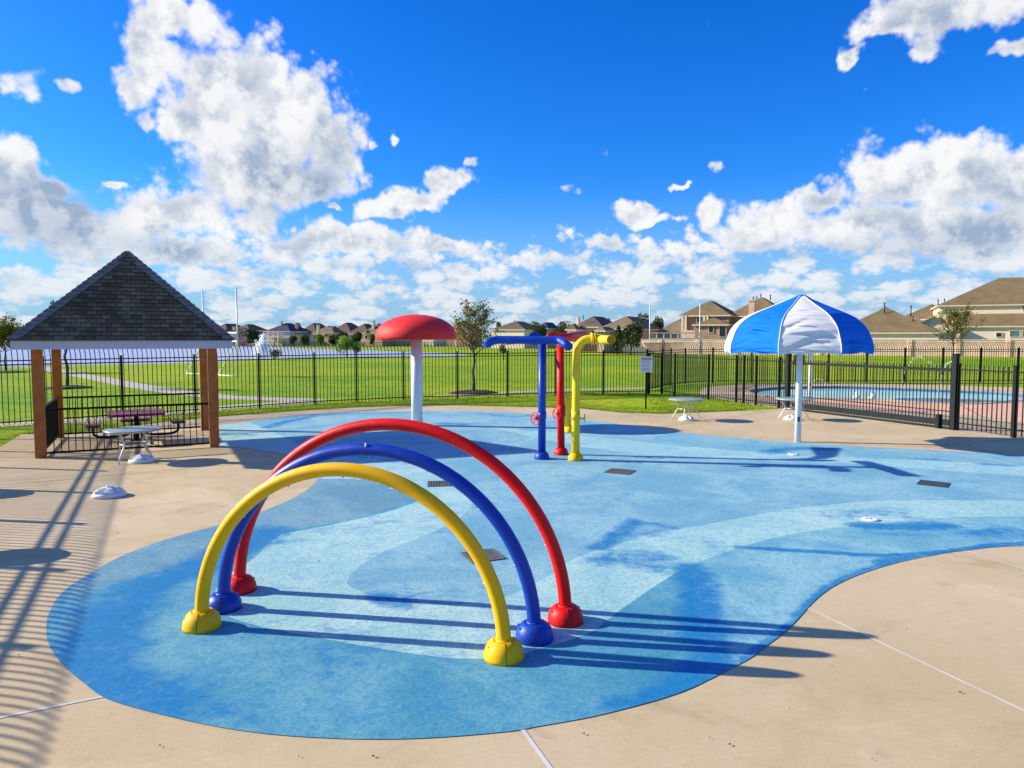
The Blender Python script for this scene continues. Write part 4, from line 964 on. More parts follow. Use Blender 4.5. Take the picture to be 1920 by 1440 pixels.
# ================================================================== PARASOLS
PROF=[(.10,3.905),(.35,3.80),(.70,3.655),(1.06,3.515),(1.32,3.41),(1.53,3.29),(1.70,3.155),(1.82,3.01),(1.91,2.80),(1.97,2.62),(1.99,2.47),(1.96,2.385)]
def rib_pt(k,t,rot):
    n=len(PROF)-1; x_=t*n; i=min(int(x_),n-1); f_=x_-i
    r_=PROF[i][0]*(1-f_)+PROF[i+1][0]*f_; z_=PROF[i][1]*(1-f_)+PROF[i+1][1]*f_
    a=rot+k*math.pi/4; r_*=.952; return Vector((r_*math.cos(a)-.12*min(1,r_/1.5),r_*math.sin(a),z_))
def make_parasol(label,loc,rot,seed):
    rnd=random.Random(seed)
    t=tag(empty('parasol',loc),label,'parasol','large striped parasols')
    mb=MB(); mb.tube([(0,0,0),(0,0,3.86)],.083,20); part('pole',mb,M['white'],t)
    mb=MB(); mb.box((-.02,-.084,.62),(.06,.012,.13)); part('sticker',mb,M['sticker'],t)
    mb=MB(); mb.lathe([(.13,3.86),(.135,3.91),(.08,3.935),(.001,3.94)],n=16); part('finial_cap',mb,M['fab_blue'],t)
    for k in range(8):
        nu,nv=30,80; vs=[]
        folds=[(rnd.uniform(.34,.97),rnd.uniform(.25,.75),rnd.uniform(.18,.42),rnd.uniform(.018,.042),rnd.uniform(.010,.022),rnd.uniform(-.05,.05)) for _ in range(11)]
        ph=[rnd.uniform(0,6.28) for _ in range(6)]; sk=rnd.uniform(-.5,.5)
        for j in range(nv+1):
            tv=j/nv; a=rib_pt(k,tv,rot); b=rib_pt(k+1,tv,rot)
            for i in range(nu+1):
                u=i/nu; p=a.lerp(b,u); s4=4*u*(1-u); rad=Vector((p.x,p.y,0)); rl=rad.length
                rad=rad/max(rl,1e-6)
                arc=s4*0.9; low=min(1,max(0,(tv-.30)/.3))
                bulge=s4*.07*math.sin(min(1,tv*1.1)*math.pi)*1.0
                vv=tv*1.0+ .055*s4 + .012*math.sin(3*u+ph[3]) 
                w1=math.sin(vv*23+ph[0]+sk*u*5+1.2*math.sin(u*4+ph[5])); w2=math.sin(vv*39+ph[1]+2.5*math.sin(u*3+ph[2])); w3=math.sin(vv*14+ph[4]+4*u*sk)
                fold=(max(0,w1)**4*.060+max(0,w2)**6*.035+max(0,w3)**8*.035)*low*(s4**.5)*(.15+.95*math.sin(u*3.2+vv*5+ph[5])**2)
                for (fv,fu,fw,fa,fs_,sl_) in folds:
                    dv=(tv+.045*s4+sl_*(u-.5)-fv)/fs_; du=(u-fu)/fw
                    if abs(dv)<3 and abs(du)<1: fold+=fa*math.exp(-dv*dv)*(1-du*du)*(s4**.5); fold-=.6*fa*math.exp(-(dv+1.9)**2)*(1-du*du)*(s4**.5)
                p=p+rad*(bulge-fold*1.0)
                p.z-=.02*s4*low
                if tv>.86: p.z+=(tv-.86)/.14*(.05*s4+.02*math.sin(u*9+ph[2])*s4)
                vs.append(p)
        W=nu+1; fs=[(j*W+i,(j+1)*W+i,(j+1)*W+i+1,j*W+i+1) for j in range(nv) for i in range(nu)]
        mb=MB(); mb.add(vs,fs,0,True); part('canopy_panel',mb,M['fab_white'] if k%2==0 else M['fab_blue'],t)
        mb=MB(); mb.tube([rib_pt(k,q_/26,rot)*1.002 for q_ in range(27)]+[rib_pt(k,1,rot)*.985+Vector((0,0,-.05))],.012,6); part('piping',mb,M['fab_white'],t)
        mb=MB(); mb.tube([rib_pt(k,q_/20,rot)*Vector((.985,.985,1)).x-Vector((0,0,.03)) for q_ in range(20)],.014,6); mb.tube([Vector((0,0,3.0)),rib_pt(k,.55,rot)-Vector((0,0,.05))],.012,6); part('rib',mb,M['white'],t)
    return t
up_=G(1495.5,828.5)
# white panel faces the camera between the -14.6 and +30.4 degree corners
rot_=-math.pi/2+R(-11.5)-math.atan2(up_.x,up_.y)*1.0
make_parasol('blue and white striped parasol in front of the sliding gate',(up_.x,up_.y,0),rot_,5)
q_=G(1518,745.5); make_parasol('second striped parasol half hidden behind the front one by the pool',(q_.x,q_.y,0),rot_+.2,8)
# ================================================================== SIGN
sg=G(1211,767); s_=empty('pool_sign',(sg.x,sg.y,0)); tag(s_,'small white rules sign with a red bar on a black post in the grass','sign')
mb=MB(); mb.box((0,.03,.95),(.055,.055,1.9)); part('post',mb,M['black'],s_)
mb=MB(); mb.box((0,-.01,1.76),(.49,.012,.63)); part('panel',mb,M['white'],s_)
mb=MB(); mb.box((0,-.020,1.965),(.43,.006,.045)); part('red_bar',mb,M['red_stripe'],s_)
mb=MB()
rr_=random.Random(3)
mb.box((0,-.020,2.035),(.36,.005,.022))
for i in range(13):
    if i in (4,8): continue
    z_=1.905-i*.033; L_=rr_.uniform(.30,.42); mb.box((-.21+L_/2,-.020,z_),(L_,.005,.010))
part('printed_lines',mb,M['print_grey'],s_)
# ================================================================== DRAINS AND NOZZLES
def drain(px,py,ang,label,size=.46,plain=False):
    c=G(px,py); root=empty('floor_drain',(c.x,c.y,ZP),ang); tag(root,label,'drain','square floor drains')
    mb=MB(); mb.box((0,0,.001),(size,size,.010)); part('drain_tray',mb,M['grate_hole'],root)
    mb=MB(); n=9; s_2=size/2
    for s__ in (-1,1): mb.box((s__*(s_2-.014),0,.008),(.028,size,.012)); mb.box((0,s__*(s_2-.014),.008),(size-.058,.028,.0118))
    if plain: mb.box((0,0,.0075),(size-.06,size-.06,.010))
    else:
        for i in range(n):
            x_=-s_2+.03+(i+.5)*(size-.06)/n; mb.box((x_,0,.0078),(.016,size-.058,.010)); mb.box((0,x_,.0072),(size-.058,.013,.009))
    part('grate',mb,M['grate'],root)
drain(905.5,1043.8,.42,'square metal floor drain seen between the yellow and blue arches')
drain(826,908,.12,'square metal floor drain left of the top of the blue arch',.50)
drain(1162,885,-.45,'square metal floor drain in front of the yellow spray pipe',.54)
drain(1750,908,-.65,'dark green square drain cover at the right side of the pad',.50,True)
bpy.data.objects['floor_drain.003'].children[0].data.materials[0]=M['grate_hole']
dk=mat('dark_drain_cover',(0.035,0.05,0.045),.5,var=.2,vscale=10)
for ch in bpy.data.objects['floor_drain.003'].children:
    if ch.name.startswith('grate'): ch.data.materials[0]=dk
for px,py,lab in ((1632,975.5,'round white ground nozzle cover on the pale blue strip'),(1487,853,'round white ground nozzle cover in the shadow of the red pipe')):
    c=G(px,py); r=tag(empty('ground_nozzle',(c.x,c.y,ZP)),lab,'nozzle','round white ground nozzles')
    mb=MB(); mb.lathe([(.125,0),(.125,.012),(.115,.02),(.04,.021),(.035,.016),(.001,.016)],n=28); part('cover_ring',mb,M['white_dirty'],r)
    mb=MB(); mb.lathe([(.028,.016),(.026,.026),(.001,.027)],n=14); part('jet',mb,M['steel'],r)
# ================================================================== TREES
def leaf_quads(centers, size, rng, squash=1.0):
    n=len(centers); a=rng.normal(size=(n,3)); a/=np.linalg.norm(a,axis=1)[:,None]
    b=rng.normal(size=(n,3)); b-=a*(a*b).sum(1)[:,None]; b/=np.linalg.norm(b,axis=1)[:,None]
    s=size*rng.uniform(.6,1.4,(n,1)); a=a*s*.5; b=b*s*.34
    v=np.stack([centers-a,centers-b*.9,centers+a,centers+b],1).reshape(-1,3)
    f=np.arange(4*n).reshape(-1,4); return v,f
def crown_mesh(V,F_,m,name='crown'):
    me=bpy.data.meshes.new(name); me.from_pydata(V.tolist(),[],F_.tolist()); me.materials.append(m); return me
def bushy_tree(label,x,y,h,cw,m,seed,leaves=1600,ls=.30,trunk_h=.25,group=None,cat='tree',squash=1.0,name='tree'):
    rng=np.random.default_rng(seed); t=tag(empty(name,(x,y,0)),label,cat,group)
    cz=h*(trunk_h+(1-trunk_h)*.5); rh=h*(1-trunk_h)*.5; rw=cw/2
    k=int(rng.integers(11,16)); cs=[]
    for i in range(k):
        d=rng.normal(size=3); d/=np.linalg.norm(d); r_=rng.uniform(.25,.72)
        cs.append((d*np.array([rw,rw,rh])*r_+np.array([0,0,cz]), rng.uniform(.28,.46)))
    pts=[]
    for c,rr in cs:
        n=leaves//k; d=rng.normal(size=(n,3)); d/=np.linalg.norm(d,axis=1)[:,None]
        rad=(rng.uniform(.45,1,(n,1))**.5)*rr*rng.uniform(.85,1.15,(n,1)); pts.append(c+d*rad*np.array([rw,rw,rh*1.1]))
    pts=np.concatenate(pts); pts=pts[pts[:,2]>h*trunk_h*.5]
    V,F_=leaf_quads(pts,ls,rng); o=bpy.data.objects.new('crown',crown_mesh(V,F_,m)); COL.objects.link(o); o.parent=t
    mb=MB(); tr=max(.05,h*.022)
    mb.tube([(0,0,-.05),(.02*h,0,h*.2),(0,.01*h,h*.5),(.02*h,0,h*.75)],[tr*1.2,tr,tr*.7,tr*.3],8)
    for c,rr in cs[:7]: mb.tube([(0.01*h,0,h*rng.uniform(.22,.45)),Vector(c)*.6+Vector((0,0,h*.18)),Vector(c)],[tr*.5,tr*.3,tr*.12],5)
    part('trunk',mb,M['bark'],t); return t
def young_tree(label,x,y,h,spread,m,seed,nl=26,leaf=.10,leaves=1500,trunk=.30,group='young trees in the park'):
    rnd=random.Random(seed); rng=np.random.default_rng(seed); t=tag(empty('young_tree',(x,y,0)),label,'tree',group)
    mb=MB(); tr=h*.013+.015
    pts=[Vector((rnd.uniform(-.03,.03)*i,rnd.uniform(-.03,.03)*i,h*.93*i/8)) for i in range(9)]; pts[0].z=-.05
    mb.tube(pts,[tr*(1.25-i*.14) for i in range(9)],8); lp=[]
    for i in range(nl):
        z=h*(trunk+(.90-trunk)*(i/nl)**.9); k=z/(h*.93)*8; a=int(min(k,7)); p0=pts[a].lerp(pts[a+1],k-a)
        an=i*2.4+rnd.uniform(-.4,.4); L=spread*(1.05-.62*(i/nl))*rnd.uniform(.65,1.15); up=rnd.uniform(.35,.95)
        d=Vector((math.cos(an),math.sin(an),up)).normalized(); p1=p0+d*L*.5; d2=(d+Vector((0,0,.35))).normalized(); p2=p1+d2*L*.55
        mb.tube([p0,p1,p2],[tr*.42,tr*.26,tr*.10],5,cap=False)
        for q in range(6):
            s=rnd.uniform(.2,1.0); b0=p0.lerp(p1,s*2) if s<.5 else p1.lerp(p2,(s-.5)*2)
            dd=(d+Vector((rnd.uniform(-1,1),rnd.uniform(-1,1),rnd.uniform(-.3,.9)))*.9).normalized(); b1_=b0+dd*L*rnd.uniform(.18,.4)
            mb.tube([b0,b1_],[tr*.14,tr*.05],4,cap=False)
            n=max(3,leaves//(nl*6)); u=rng.uniform(.1,1.08,(n,1)); lp.append(np.array(b0)+(np.array(b1_)-np.array(b0))*u+rng.normal(0,leaf*.75,(n,3)))
    part('trunk',mb,M['bark'],t)
    V,F_=leaf_quads(np.concatenate(lp),leaf,rng); o=bpy.data.objects.new('crown',crown_mesh(V,F_,m)); COL.objects.link(o); o.parent=t
    return t
def mulch(p,r_,label):
    mb=MB(); rng=random.Random(int(p.x*10)); n=26
    prof=[(r_,-.02),(r_*.92,.03),(r_*.6,.09),(.12,.12),(.001,.12)]
    mb.lathe(prof,(0,0,0),n); v=[]
    for q in mb.v: s=1+rng.uniform(-.07,.07); v.append((q[0]*s,q[1]*s,q[2]+rng.uniform(-.01,.02)))
    mb.v=v; return solo('mulch_ring',mb,M['mulch'],label,'mulch bed',(p.x,p.y,0),group='mulch rings under the young trees')
p=G(888,736); young_tree('thin young tree with sparse leaves directly behind the fence, right of the red mushroom',p.x,p.y,4.65,1.65,M['leaf_olive'],21,nl=34,leaf=.12,leaves=1500,trunk=.40)
mulch(p,1.25,'dark mulch ring under the young tree right of the mushroom')
p=G(126,727); young_tree('young tree half hidden by the pavilion roof',p.x,p.y,5.0,1.35,M['leaf_mid'],5,nl=26,leaf=.12,leaves=1500,trunk=.42)
mulch(p,1.25,'dark mulch ring beyond the fence behind the pavilion')
p=G(11,698); young_tree('yellowish young tree by the lake at the left edge',p.x,p.y,4.0,2.0,M['leaf_olive'],9,nl=40,leaf=.16,leaves=3600,trunk=.40)
mulch(p,1.5,'dark mulch ring at the left edge by the lake')
p=G(1786,697); young_tree('small leafy tree in front of the brick wall above the right gate post',p.x,p.y,5.3,2.1,M['leaf_olive'],14,nl=38,leaf=.14,leaves=2400,trunk=.42)
p=G(650,668.5); bushy_tree('bright yellow green willow sapling on the lake shore',p.x,p.y,3.4,4.0,M['leaf_bright'],3,2200,.22,.1)
p=G(516,676); bushy_tree('small round shrub at the water edge near the fountain',p.x,p.y,1.6,1.7,M['leaf_mid'],4,500,.18,.1,cat='shrub',name='shrub')
p=G(668,669); bushy_tree('small dark shrub beside the willow sapling',p.x,p.y,1.9,1.7,M['leaf_mid'],6,500,.18,.1,cat='shrub',name='shrub')
p=G(944,676); bushy_tree('small staked sapling on the lawn under the blue pipe',p.x,p.y,2.1,1.5,M['leaf_mid'],8,420,.17,.35,name='sapling')
# background trees: px centre, distance, top px, width px, material, label
BT=[(474,235,612,42,'leaf_dark','broad dark oak between the left goal post and the fountain'),
 (556,330,604,16,'leaf_dark','small dark treetop rising between the slate and brown roofs'),
 (548,226,628,16,'leaf_mid','low garden tree in front of the brown house near the fountain'),
 (571,224,626,15,'leaf_mid','round garden tree, second one right of the fountain'),
 (600,222,625,17,'leaf_bright','light green garden tree left of the willow sapling'),
 (623,226,628,13,'leaf_mid','small garden tree between the fountain and the willow'),
 (640,222,619,22,'leaf_dark','dark garden oak just behind the willow sapling'),
 (668,220,622,24,'leaf_dark','dark rounded tree left of the red mushroom cap'),
 (697,228,628,12,'leaf_mid','small garden tree touching the left edge of the mushroom'),
 (935,260,603,10,'leaf_dark','narrow dark treetop left of the grey roofed house'),
 (1012,165,599,40,'leaf_dark','dark olive tree above the left part of the blue pipe arm'),
 (1062,160,600,44,'leaf_dark','dark olive tree above the red pipe arm'),
 (1137,215,594,38,'leaf_dark','wide treetop behind the house right of the yellow pipe'),
 (1183,120,599,50,'leaf_dark','large dark tree left of the right goal'),
 (1207,150,586,30,'leaf_mid','tall lighter treetop at the left post of the right goal'),
 (1233,145,589,26,'leaf_mid','tall rounded tree inside the right goal frame'),
 (1158,121,612,16,'leaf_dark','small shrubby tree beside the window of the tan house'),
 (870,250,608,22,'leaf_dark','dark tree behind the thin young tree')]
for i,(px,Y,yt,w,m_,lab) in enumerate(BT):
    pt_=P(px,yt,Y); bushy_tree(lab,pt_.x,Y,pt_.z,w*1.2/1350*Y,M[m_],40+i,2400,max(.35,Y*.0023),.12,group='trees among the far houses')
rng=np.random.default_rng(77)
pts=[]
for i in range(420):
    px=rng.uniform(-200,2150); Y=rng.uniform(470,620); c=P(px,640,Y); h=rng.uniform(4.5,9.5); n=26
    pts.append(np.array([c.x,Y,h*.55])+rng.normal(size=(n,3))*np.array([4.5,3,h*.22]))
V,F_=leaf_quads(np.concatenate(pts),2.2,rng); V[:,2]=np.maximum(V[:,2],-.1)
o=bpy.data.objects.new('far_woods',crown_mesh(V,F_,M['leaf_dark'],'far_woods')); COL.objects.link(o); o['kind']='stuff'
# ================================================================== HOUSES
HG='houses across the lake'; HR='houses beyond the park lawn'
def hip(mb,x0,x1,y0,y1,z0,z1,kind='hip',mat_=0,t=.18):
    w=x1-x0; d=y1-y0; cx=(x0+x1)/2; cy=(y0+y1)/2
    if kind=='gable':   # ridge runs back from the camera, gable end faces -y
        a=(cx,y0,z1); b=(cx,y1,z1)
    elif w>=d:
        r_=d*.5 if kind=='hip' else d*.15; a=(x0+r_,cy,z1); b=(x1-r_,cy,z1)
        if a[0]>b[0]: a=b=(cx,cy,z1)
    else:
        r_=w*.5; a=(cx,y0+r_,z1); b=(cx,y1-r_,z1)
    c=[(x0,y0,z0),(x1,y0,z0),(x1,y1,z0),(x0,y1,z0)]; u=[(p[0],p[1],z0-t) for p in c]
    vs=c+[a,b]
    if kind=='gable': fs=[(0,4,5,3),(1,2,5,4)]
    elif w>=d: fs=[(0,1,5,4),(2,3,4,5),(1,2,5),(3,0,4)]
    else: fs=[(0,1,4),(2,3,5),(1,2,5,4),(3,0,4,5)]
    mb.add(vs,fs,mat_)
    return c
def house(label,vols,chim=(),wins=(),vents=(),extra=None,group=None,cat='house'):
    """vols: (x0,x1,ytop,yeave,Y,depth,kind,roofmat,wallmat)"""
    v0=vols[0]; c=P(v0[0],640,v0[4]); r=tag(empty('house',(c.x,v0[4],0)),label,cat,group)
    for (x0,x1,yt,ye,Y,D,kind,rm,wm) in vols:
        X0=P(x0,ye,Y).x; X1=P(x1,ye,Y).x; ze=P(x0,ye,Y).z; zt=P(x0,yt,Y+ (D/2 if kind!='gable' else 0)).z; ov=.45
        mb=MB(); mb.box(((X0+X1)/2,Y+D/2,(ze-.15)/2),(X1-X0-2*ov,D-2*ov,ze-.15))
        if kind=='gable':
            k=(zt-ze)/((X1-X0)/2); xa=X0+ov; xb=X1-ov; yf=Y+ov; mid=(X0+X1)/2
            mb.add([(xa,yf,ze-.16),(xb,yf,ze-.16),(xb,yf,ze+ov*k-.08),(mid,yf,zt-.10),(xa,yf,ze+ov*k-.08)],[(0,1,2,3,4)])
        part('wall',mb,M[wm],r,world=True)
        mb=MB(); hip(mb,X0,X1,Y,Y+D,ze,zt,kind); ro=part('roof',mb,M[rm],r,world=True)
        mb=MB()
        if kind=='gable':
            for xa in (X0,X1): mb.beam((xa,Y,ze-.08),((X0+X1)/2,Y,zt-.05),.06,.22,up=(0,1,0))
            for xa in (X0,X1): mb.box((xa,Y+D/2,ze-.09),(.1,D,.18))
        else:
            mb.box(((X0+X1)/2,Y+.05,ze-.09),(X1-X0,.1,.20)); 
            for xa in (X0+.05,X1-.05): mb.box((xa,Y+D/2,ze-.09),(.1,D-.2,.195))
            mb.box(((X0+X1)/2,Y+D/2,ze-.17),(X1-X0-.3,D-.3,.03))
        part('fascia',mb,M['trim'],r,world=True)
    for (x0,x1,yt,Y,wm) in chim:
        a=P(x0,yt,Y); b=P(x1,yt,Y); mb=MB(); mb.box(((a.x+b.x)/2,Y,a.z/2),(b.x-a.x,1.1,a.z)); mb.box(((a.x+b.x)/2,Y,a.z+.06),(b.x-a.x+.2,1.3,.14))
        part('chimney',mb,M[wm],r,world=True)
    for (x0,y0,x1,y1,Y,m_) in wins:
        a=P(x0,y0,Y); b=P(x1,y1,Y); mb=MB(); cx=(a.x+b.x)/2; cz=(a.z+b.z)/2; w=b.x-a.x; h=a.z-b.z
        for s_ in (-1,1): mb.box((cx+s_*w/2,Y-.03,cz),(.09,.08,h+.09)); mb.box((cx,Y-.03,cz+s_*h/2),(w-.09,.079,.09))
        f=part('window',mb,M['trim'],r,world=True)
        mb=MB(); mb.box((cx,Y-.01,cz),(w-.08,.03,h-.08)); mb2=part('pane',mb,M[m_],f,world=True)
    for (x,y0,y1,Y) in vents:
        a=P(x,y0,Y); b=P(x,y1,Y); mb=MB(); mb.tube([(a.x,Y,b.z-.3),(a.x,Y,a.z)],.09,8); mb.tube([(a.x,Y,a.z-.02),(a.x,Y,a.z+.12)],.14,8); part('roof_vent',mb,M['pane_dark'],r,world=True)
    if extra: extra(r)
    r.rotation_euler.z=-R(27 if group==HR else 18)
    return r
house('low brown house partly behind the pavilion roof edge',[(398,431,607,617,262,12,'hip','roof_grey','tan_stucco')],group=HG)
house('brown roofed house just right of the left goal post',[(434,474,608,619,258,11,'hip','roof_grey','pink_brick'),(420,440,617,624,250,7,'hip','roof_brown','cream')],chim=[(439,443,613,258,'pink_brick')],wins=[(446,626,452,632,258.4,'glass')],group=HG)
def porch(r):
    for x in (499,510,521,530):
        a=P(x,622,244); mb=MB(); mb.box((a.x,244,a.z/2),(.35,.35,a.z)); part('porch_column',mb,M['trim'],r,world=True)
    a=P(497,631,244); b=P(533,631,244); mb=MB(); mb.box(((a.x+b.x)/2,245,a.z),(b.x-a.x,2.4,.35)); part('balcony',mb,M['trim'],r,world=True)
house('two storey house with slate blue roof and white porch beside the fountain',[(496,552,606,621,246,13,'hip','roof_slate','grey_siding')],chim=[(522,526,603,250,'cream')],wins=[(502,624,506,629,246.4,'pane_dark'),(513,624,519,629,246.4,'pane_dark'),(513,633,520,639,246.4,'pane_dark')],extra=porch,group=HG)
house('large brown hip roofed house right of the slate blue roof',[(556,600,606,625,255,13,'hip','roof_grey','tan_stucco'),(530,572,613,627,247,9,'hip','roof_tan','cream')],chim=[(565.5,568.5,609,250,'pink_brick'),(561,565,608,253,'brown_brick')],wins=[(545,627,551,631,247.4,'pane_dark'),(556,627,560,631,247.4,'pane_dark'),(580,629,587,635,255.4,'pane_dark')],group=HG)
house('tan house with a pale chimney, middle of the row across the lake',[(577,632,611,627,250,11,'hip','roof_tan','cream')],chim=[(600,603.5,610,249,'cream')],wins=[(590,629,595,635,250.4,'pane_dark'),(612,630,618,635,250.4,'pane_dark')],group=HG)
house('wide house with tall grey brown roof behind the willow sapling',[(614,664,605,623,252,13,'hip','roof_grey','tan_stucco'),(616,640,612,624,246,7,'hip','roof_tan','tan_stucco')],wins=[(620,627,626,632,246.4,'pane_dark'),(650,627,656,633,252.4,'pane_dark')],group=HG)
house('house with one steep hip roof right of the willow sapling',[(650,697,607,626,246,12,'hip','roof_grey','tan_stucco')],wins=[(660,629,667,635,246.4,'pane_dark')],group=HG)
house('tan house with tall chimney disappearing behind the mushroom cap',[(679,722,607,624,240,12,'hip','roof_tan','tan_stucco')],chim=[(697,701,602,242,'cream')],wins=[(688,619,697,625,239.6,'pane_dark'),(684,629,690,635,240.4,'pane_dark')],group=HG)
house('brown house hidden mostly by the mushroom cap',[(718,772,607,624,244,12,'hip','roof_grey','tan_stucco')],group=HG)
house('house behind the right half of the mushroom cap',[(770,818,608,624,240,12,'hip','roof_tan','cream')],group=HG)
house('dark roofed house with chimney behind the thin young tree',[(834,884,602,621,215,12,'hip','roof_grey','brown_brick')],chim=[(857,860.5,599,214,'pink_brick')],group=HG)
house('pale house with three small windows left of the blue pipe arm',[(917,992,603,618,190,15,'hip','roof_grey','cream')],wins=[(932,619.5,936,622.5,190.4,'pane_dark'),(938.5,619.5,942.5,622.5,190.4,'pane_dark'),(945,619.5,949,622.5,190.4,'pane_dark')],vents=[(949,601,604,196)],group=HR)
house('low brown house between the two dark olive trees',[(975,1045,605,618,210,12,'hip','roof_tan','tan_stucco'),(1026,1046,605,616,206,8,'hip','roof_slate','tan_stucco')],group=HR)
house('dark grey roofed house with a light chimney right of the olive trees',[(1072,1134,594,613,152,13,'hip','roof_grey','tan_stucco'),(1080,1104,607,618,147,6,'hip','roof_grey','cream')],chim=[(1091,1096,596,150,'cream')],vents=[(1091,593,597,153)],wins=[(1110,620,1118,627,152.4,'pane_dark')],group=HR)
house('long tan roofed house with a tall paired window above the yellow tube',[(1118,1206,594,617,133,15,'hip','roof_tan','tan_stucco'),(1140,1162,613,620,128,6,'hip','roof_tan','tan_stucco')],wins=[(1145,621,1149,627,128.4,'pane_dark'),(1150.5,621,1154.5,627,128.4,'pane_dark'),(1145,629,1149,634,128.4,'pane_dark'),(1150.5,629,1154.5,634,128.4,'pane_dark')],group=HR)
house('plain brown roof seen between the right goal posts',[(1226,1300,600,624,140,14,'hip','roof_tan','tan_stucco')],vents=[(1268,595,602,146),(1250,599,602,146)],group=HR)
def bigdeck(r):
    Y=132
    for x in (1280,1286,1320,1326):
        a=P(x,592,Y); b=P(x,620,Y); mb=MB(); mb.box((a.x,Y,(a.z)/2),(.36,.36,a.z)); part('balcony_column',mb,M['trim'],r,world=True)
    a=P(1277,620,Y); b=P(1312,620,Y); mb=MB(); mb.box(((a.x+b.x)/2,Y+1.6,a.z-.9),(b.x-a.x,3.6,1.9)); part('balcony',mb,M['pink_brick'],r,world=True)
    for x in (1315,1323,1327): 
        a=P(x,613,Y-2); mb=MB(); mb.box((a.x,Y-2,a.z/2),(.5,.5,a.z)); part('porch_column',mb,M['tan_stucco'],r,world=True)
    a=P(1322,622,Y-2.3); mb=MB(); mb.box((a.x,Y-2.35,a.z),(.25,.2,.5)); part('wall_lamp',mb,M['trim'],r,world=True)
house('large two storey pink brick house with pillared balcony left of the striped parasol',
 [(1271,1368,566,592,132,14,'hip','roof_brown','brown_brick'),(1344,1452,562,594,135,16,'hip','roof_brown','brown_brick'),(1312,1380,596,609,129,7,'hip','roof_brown','brown_brick')],
 chim=[(1390,1400,568,134,'pink_brick')],vents=[(1361,561,566,142),(1367,561,566,142),(1374,556,566,142),(1390,558,564,142)],
 wins=[(1304,594,1310,609,132.38,'pane_dark'),(1329,593,1334,603,132.38,'glass'),(1341,612,1350,624,129.4,'pane_dark'),(1360,612,1372,632,129.4,'pane_dark')],extra=bigdeck,group=HR)
house('single storey house with wide brown hip roof right of the striped parasol',[(1560,1738,578,624,122,17,'hip','roof_brown','cream'),(1500,1600,585,624,127,12,'hip','roof_brown','cream')],vents=[(1616,571,590,128),(1658,577,592,128),(1674,596,600,125.5),(1606,577,583,130)],group=HR)
house('house with brown roof and arched eyebrow dormer behind the cream gable',[(1682,1800,572,599,138,15,'hip','roof_brown','tan_stucco'),(1740,1768,592,604,130,6,'hip','roof_tan','cream')],vents=[(1694,585,590,133),(1770,564,572,134),(1780,563,571,134)],wins=[(1750,606,1758,615,130.4,'glass')],group=HR)
def gablewin(r): pass
house('big cream two storey house with gabled wing at the right edge',
 [(1756,2070,526,573,124,20,'hip','roof_brown','cream'),(1728,1824,592,617,119.9,9,'gable','roof_brown','cream'),(1790,2080,586,612,121,8,'hip','roof_brown','cream')],
 chim=[],vents=[(1889.5,523,531,132)],
 wins=[(1887,574,1901,584,124.4,'glass'),(1907,573.5,1930,583,124.4,'glass'),(1753,623,1769,634,120.3,'glass'),(1793,621,1805,634,120.3,'glass'),(1886,620,1901,632,121.4,'glass'),(1905,620,1935,632,121.4,'glass'),(1865,624,1874,632,121.4,'pane_dark')],group=HR)
# brick park wall
wl=Vector((20.0,128,0)); wr=Vector((108,91,0)); WA=math.atan2(wr.y-wl.y,wr.x-wl.x); WL=(wr-wl).length; wc_=(wl+wr)/2
w_=empty('boundary_wall',(wc_.x,wc_.y,0),WA); tag(w_,'long tan block wall closing the park in front of the right houses','wall')
zt=2.42; mb=MB(); mb.box((0,0,zt/2),(WL,.3,zt)); part('wall_panel',mb,M['wall_brick'],w_)
n=int(WL/6)
mb=MB(); mb.box((0,0,zt+.05),(WL+.1,.42,.10)); part('coping',mb,M['trim'],w_)
for k in range(n+1): 
    x=-WL/2+WL*k/n; mb=MB(); mb.box((x,0,(zt+.16)/2),(.55,.55,zt+.16)); part('pilaster',mb,M['wall_brick'],w_)
# far back garden fence
a=P(400,650,216); b=P(915,650,216); f=empty('garden_fence',((a.x+b.x)/2,216,0)); tag(f,'low dark iron fence along the gardens across the lake','fence')
mb=MB()
for z_ in (.2,1.35): mb.box(((a.x+b.x)/2,216,z_),(b.x-a.x,.05,.06))
n=int((b.x-a.x)/.5)
for k in range(n): mb.box((a.x+.5*k,216,.75),(.07,.05,1.5))
part('picket_panel',mb,M['black'],f,world=True)
for k in range(0,n,6): mb=MB(); mb.box((a.x+.5*k+.25,216,.8),(.14,.14,1.6)); part('post',mb,M['black'],f,world=True)
# ================================================================== GOALS
def goal(label,A,Bp,h,cb0,cb1,depth,nv=7,back=True,r_=.06,nbv=None):
    A=Vector(A); Bp=Vector(Bp); c=(A+Bp)/2; g=empty('goal_post',(c.x,c.y,0)); tag(g,label,'goal','white field goals')
    up=Vector((0,0,1)); d=(Bp-A).normalized(); nb=Vector((-d.y,d.x,0)) if nbv is None else Vector(nbv)
    for q in (A,Bp): mb=MB(); mb.tube([q,q+up*h],r_*.85,10); part('upright',mb,M['white'],g,world=True)
    mb=MB(); mb.beam(A+up*cb0,Bp+up*cb0,.11,.12); mb.beam(A+up*cb1,Bp+up*cb1,.11,.12)
    for k in range(0,nv+1): q=A.lerp(Bp,k/nv); mb.beam(q+up*cb0,q+up*cb1,.09,.09,up=(1,0,0))
    part('crossbar',mb,M['white'],g,world=True)
    if back:
        for q in (A,Bp): mb=MB(); mb.tube([q+up*cb0,q+nb*depth+up*.05],.045,8); mb.tube([q+nb*depth+up*.05,q+up*.05],.04,8); part('net_support',mb,M['white'],g,world=True)
        mb=MB(); mb.tube([A+nb*depth+up*.05,Bp+nb*depth+up*.05],.04,8); part('ground_bar',mb,M['white'],g,world=True)
pa=G(384,703.5); pb=G(447,707)
pa.z=pb.z=0
